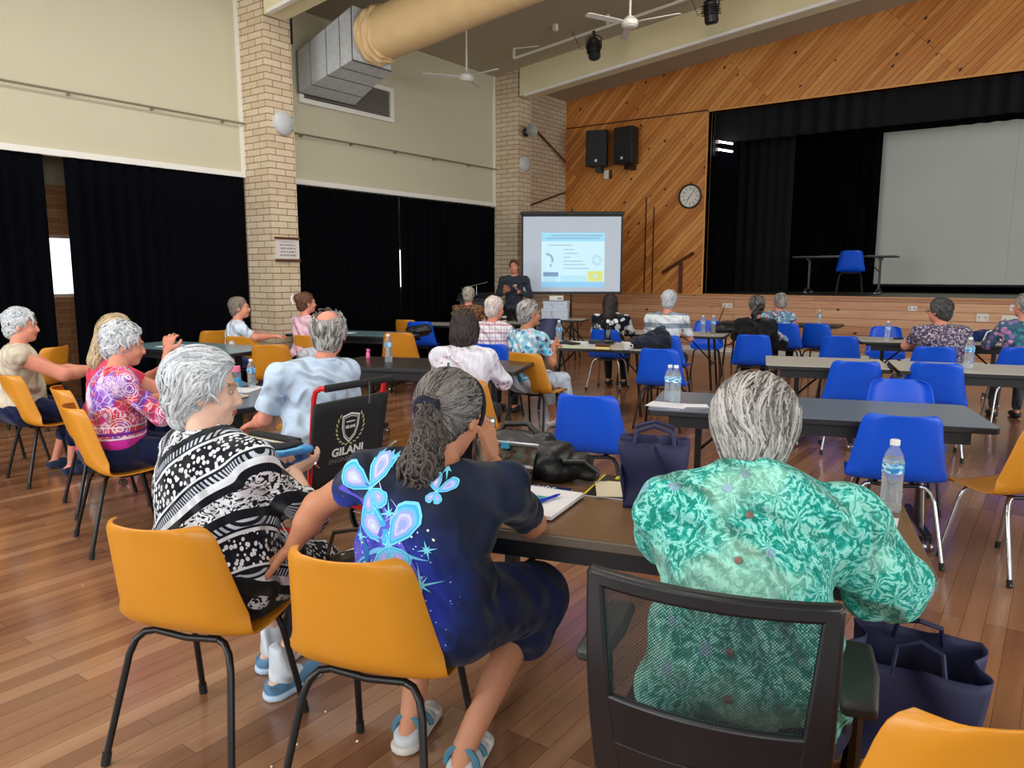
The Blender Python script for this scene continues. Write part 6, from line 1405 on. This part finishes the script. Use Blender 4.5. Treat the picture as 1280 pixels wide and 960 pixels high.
# projector and boxes
wbx = pm('white_carton', C(206, 216, 232), .6); 
def carton(x, y, z, w_, d_, h_, yaw, label):
    r = empty('cardboard_box', (x, y, z), radians(yaw), label, 'box', 'white boxes on the projector table'); G().box(-w_/2, w_/2, -d_/2, d_/2, 0, h_-.004).build('box_body', wbx, r, bev=.004); G().box(-w_/2-.006, w_/2+.006, -d_/2-.006, d_/2+.006, h_-.05, h_).build('lid', wbx, r, bev=.003); G().tube([(-.05, -d_/2-.008, h_-.04), (-.06, -d_/2-.01, h_*.5), (-.02, -d_/2-.008, .02)], .003, 5).build('cord', pm('grey_cord', C(90, 92, 92), .6), r)
carton(-7.27, 11.2, TZ, .46, .34, .19, 28, 'large white box at the bottom of the stack on the projector table'); carton(-7.25, 11.2, TZ+.19, .42, .3, .13, 24, 'flatter white box in the middle of the stack under the projector')
r = empty('projector', (-7.25, 11.2, TZ+.322), radians(30), 'small white projector on top of the stacked white boxes', 'projector'); G().box(-.12, .12, -.11, .11, .008, .09).build('casing', white, r, bev=.01); G().lathe([(.03, 0), (.03, .02), (.025, .022)], 18, c=(-.05, .11, .05), R=Rot(x=-90)).build('lens', gl, r); G().box(.02, .1, -.113, -.11, .03, .06).build('vent', pm('vent_grey', C(120, 122, 126), .6), r)
for s in (-1, 1): G().lathe([(.01, 0), (.01, .01)], 8, c=(s*.09, -.08, 0)).build('foot', rubber, r)
r = empty('drinking_glass', (-7.55, 10.05, TZ), 0, 'small white labelled jar on the presenter table', 'jar'); G().lathe([(.04, 0), (.045, .01), (.045, .1), (.03, .11)], 18).build('jar_body', offw, r); G().lathe([(.0455, .03), (.0455, .07)], 18, close=False).build('label_wrap', blk, r); G().lathe([(.046, .1), (.046, .12), (.001, .121)], 18).build('lid', blk, r)
# laptop and flowers
r = empty('laptop', (-8.0, 9.9, TZ), radians(200), 'open black laptop on the presenter table seen from behind', 'laptop'); G().box(-.17, .17, -.12, .12, 0, .018).build('keyboard_base', blk, r, bev=.004); G().box(-.17, .17, -.004, .004, 0, .23, R=Rot(x=15), c=(0, -.12, .018)).build('screen_lid', blk, r)
r = empty('flower_vase', (-8.35, 9.75, TZ), 0, 'small yellow-green flower arrangement beside the lectern', 'flowers'); G().lathe([(.03, 0), (.045, .03), (.04, .07), (.03, .09)], 16).build('vase', white, r)
g = G(); g2 = G()
for k in range(26):
    a, e = random.random()*6.28, random.uniform(.2, 1.3); d = Vector((cos(a)*cos(e), sin(a)*cos(e), sin(e)))*random.uniform(.05, .11); p_ = Vector((0, 0, .1))+d
    (g if k % 2 else g2).lathe([(.002, -.016), (.018, 0), (.002, .016)], 7, c=p_)
g.build('yellow_bloom', pm('yellow_petal', C(224, 206, 60), .6), r); g2.build('foliage', pm('green_leaf', C(90, 140, 50), .6), r)
# lectern with microphone
r = empty('lectern', (-8.55, 10.55, 0), radians(215), 'black lectern standing before the black curtain', 'lectern'); G().box(-.28, .28, -.2, .2, .05, 1.08).build('body', blk, r, bev=.01); G().box(-.34, .34, -.26, .26, 0, .05).build('base', blk, r, bev=.01); G().box(-.33, .33, -.24, .24, -.015, .015, R=Rot(x=-14), c=(0, 0, 1.13)).build('slanted_top', pm('dark_grey_top', C(44, 44, 52), .4), r, bev=.006); G().box(-.04, .04, .2, .205, .95, .99).build('badge', white, r)
r = empty('gooseneck_microphone', (-8.5, 10.5, 1.15), radians(215), 'slim microphone on a stand over the lectern', 'microphone'); G().tube([(0, 0, 0), (0, 0, .17)], .008, 8).build('stem', chrome, r); G().lathe([(.04, 0), (.04, .012)], 16).build('base', blk, r); G().tube([(-.2, .0, .24), (0, 0, .19), (.2, 0, .14)], .007, 8).build('boom', chrome, r); G().tube([(.2, 0, .14), (.28, 0, .12)], [.012, .017], 10).build('capsule', blk, r)
# microphone in the presenter hand
ca, sa_ = cos(radians(216)), sin(radians(216)); lx, ly = -.045, .30
mx_ = (-7.85+ca*lx-sa_*ly, 10.75+sa_*lx+ca*ly)
r = empty('handheld_microphone', (mx_[0], mx_[1], 1.24), 0, 'black handheld microphone in the presenter hand', 'microphone'); G().tube([(0, 0, -.06), (0, 0, .12)], [.011, .015], 12).build('handle', blk, r); G().lathe([(.015, .12), (.024, .14), (.026, .155), (.02, .175), (.001, .182)], 16).build('grille_head', pm('mic_mesh', C(50, 50, 54), .35, .6), r); G().box(-.012, .012, -.016, -.012, .09, .115).build('light_patch', capm, r)
# crumbs on the near floor
for x, y, s in ((-1.93, 1.42, .006), (-1.9, 1.3, .004), (-2.0, 1.6, .004), (-1.65, 1.4, .004), (-1.78, 1.55, .005)):
    tag(G().lathe([(.001, 0), (s, .002), (s*.8, .005), (.001, .006)], 6).build('crumb', capm, None, (x, y, 0)), 'small white crumb on the floor near the legs of the front chairs', 'crumb', 'crumbs on the floor')
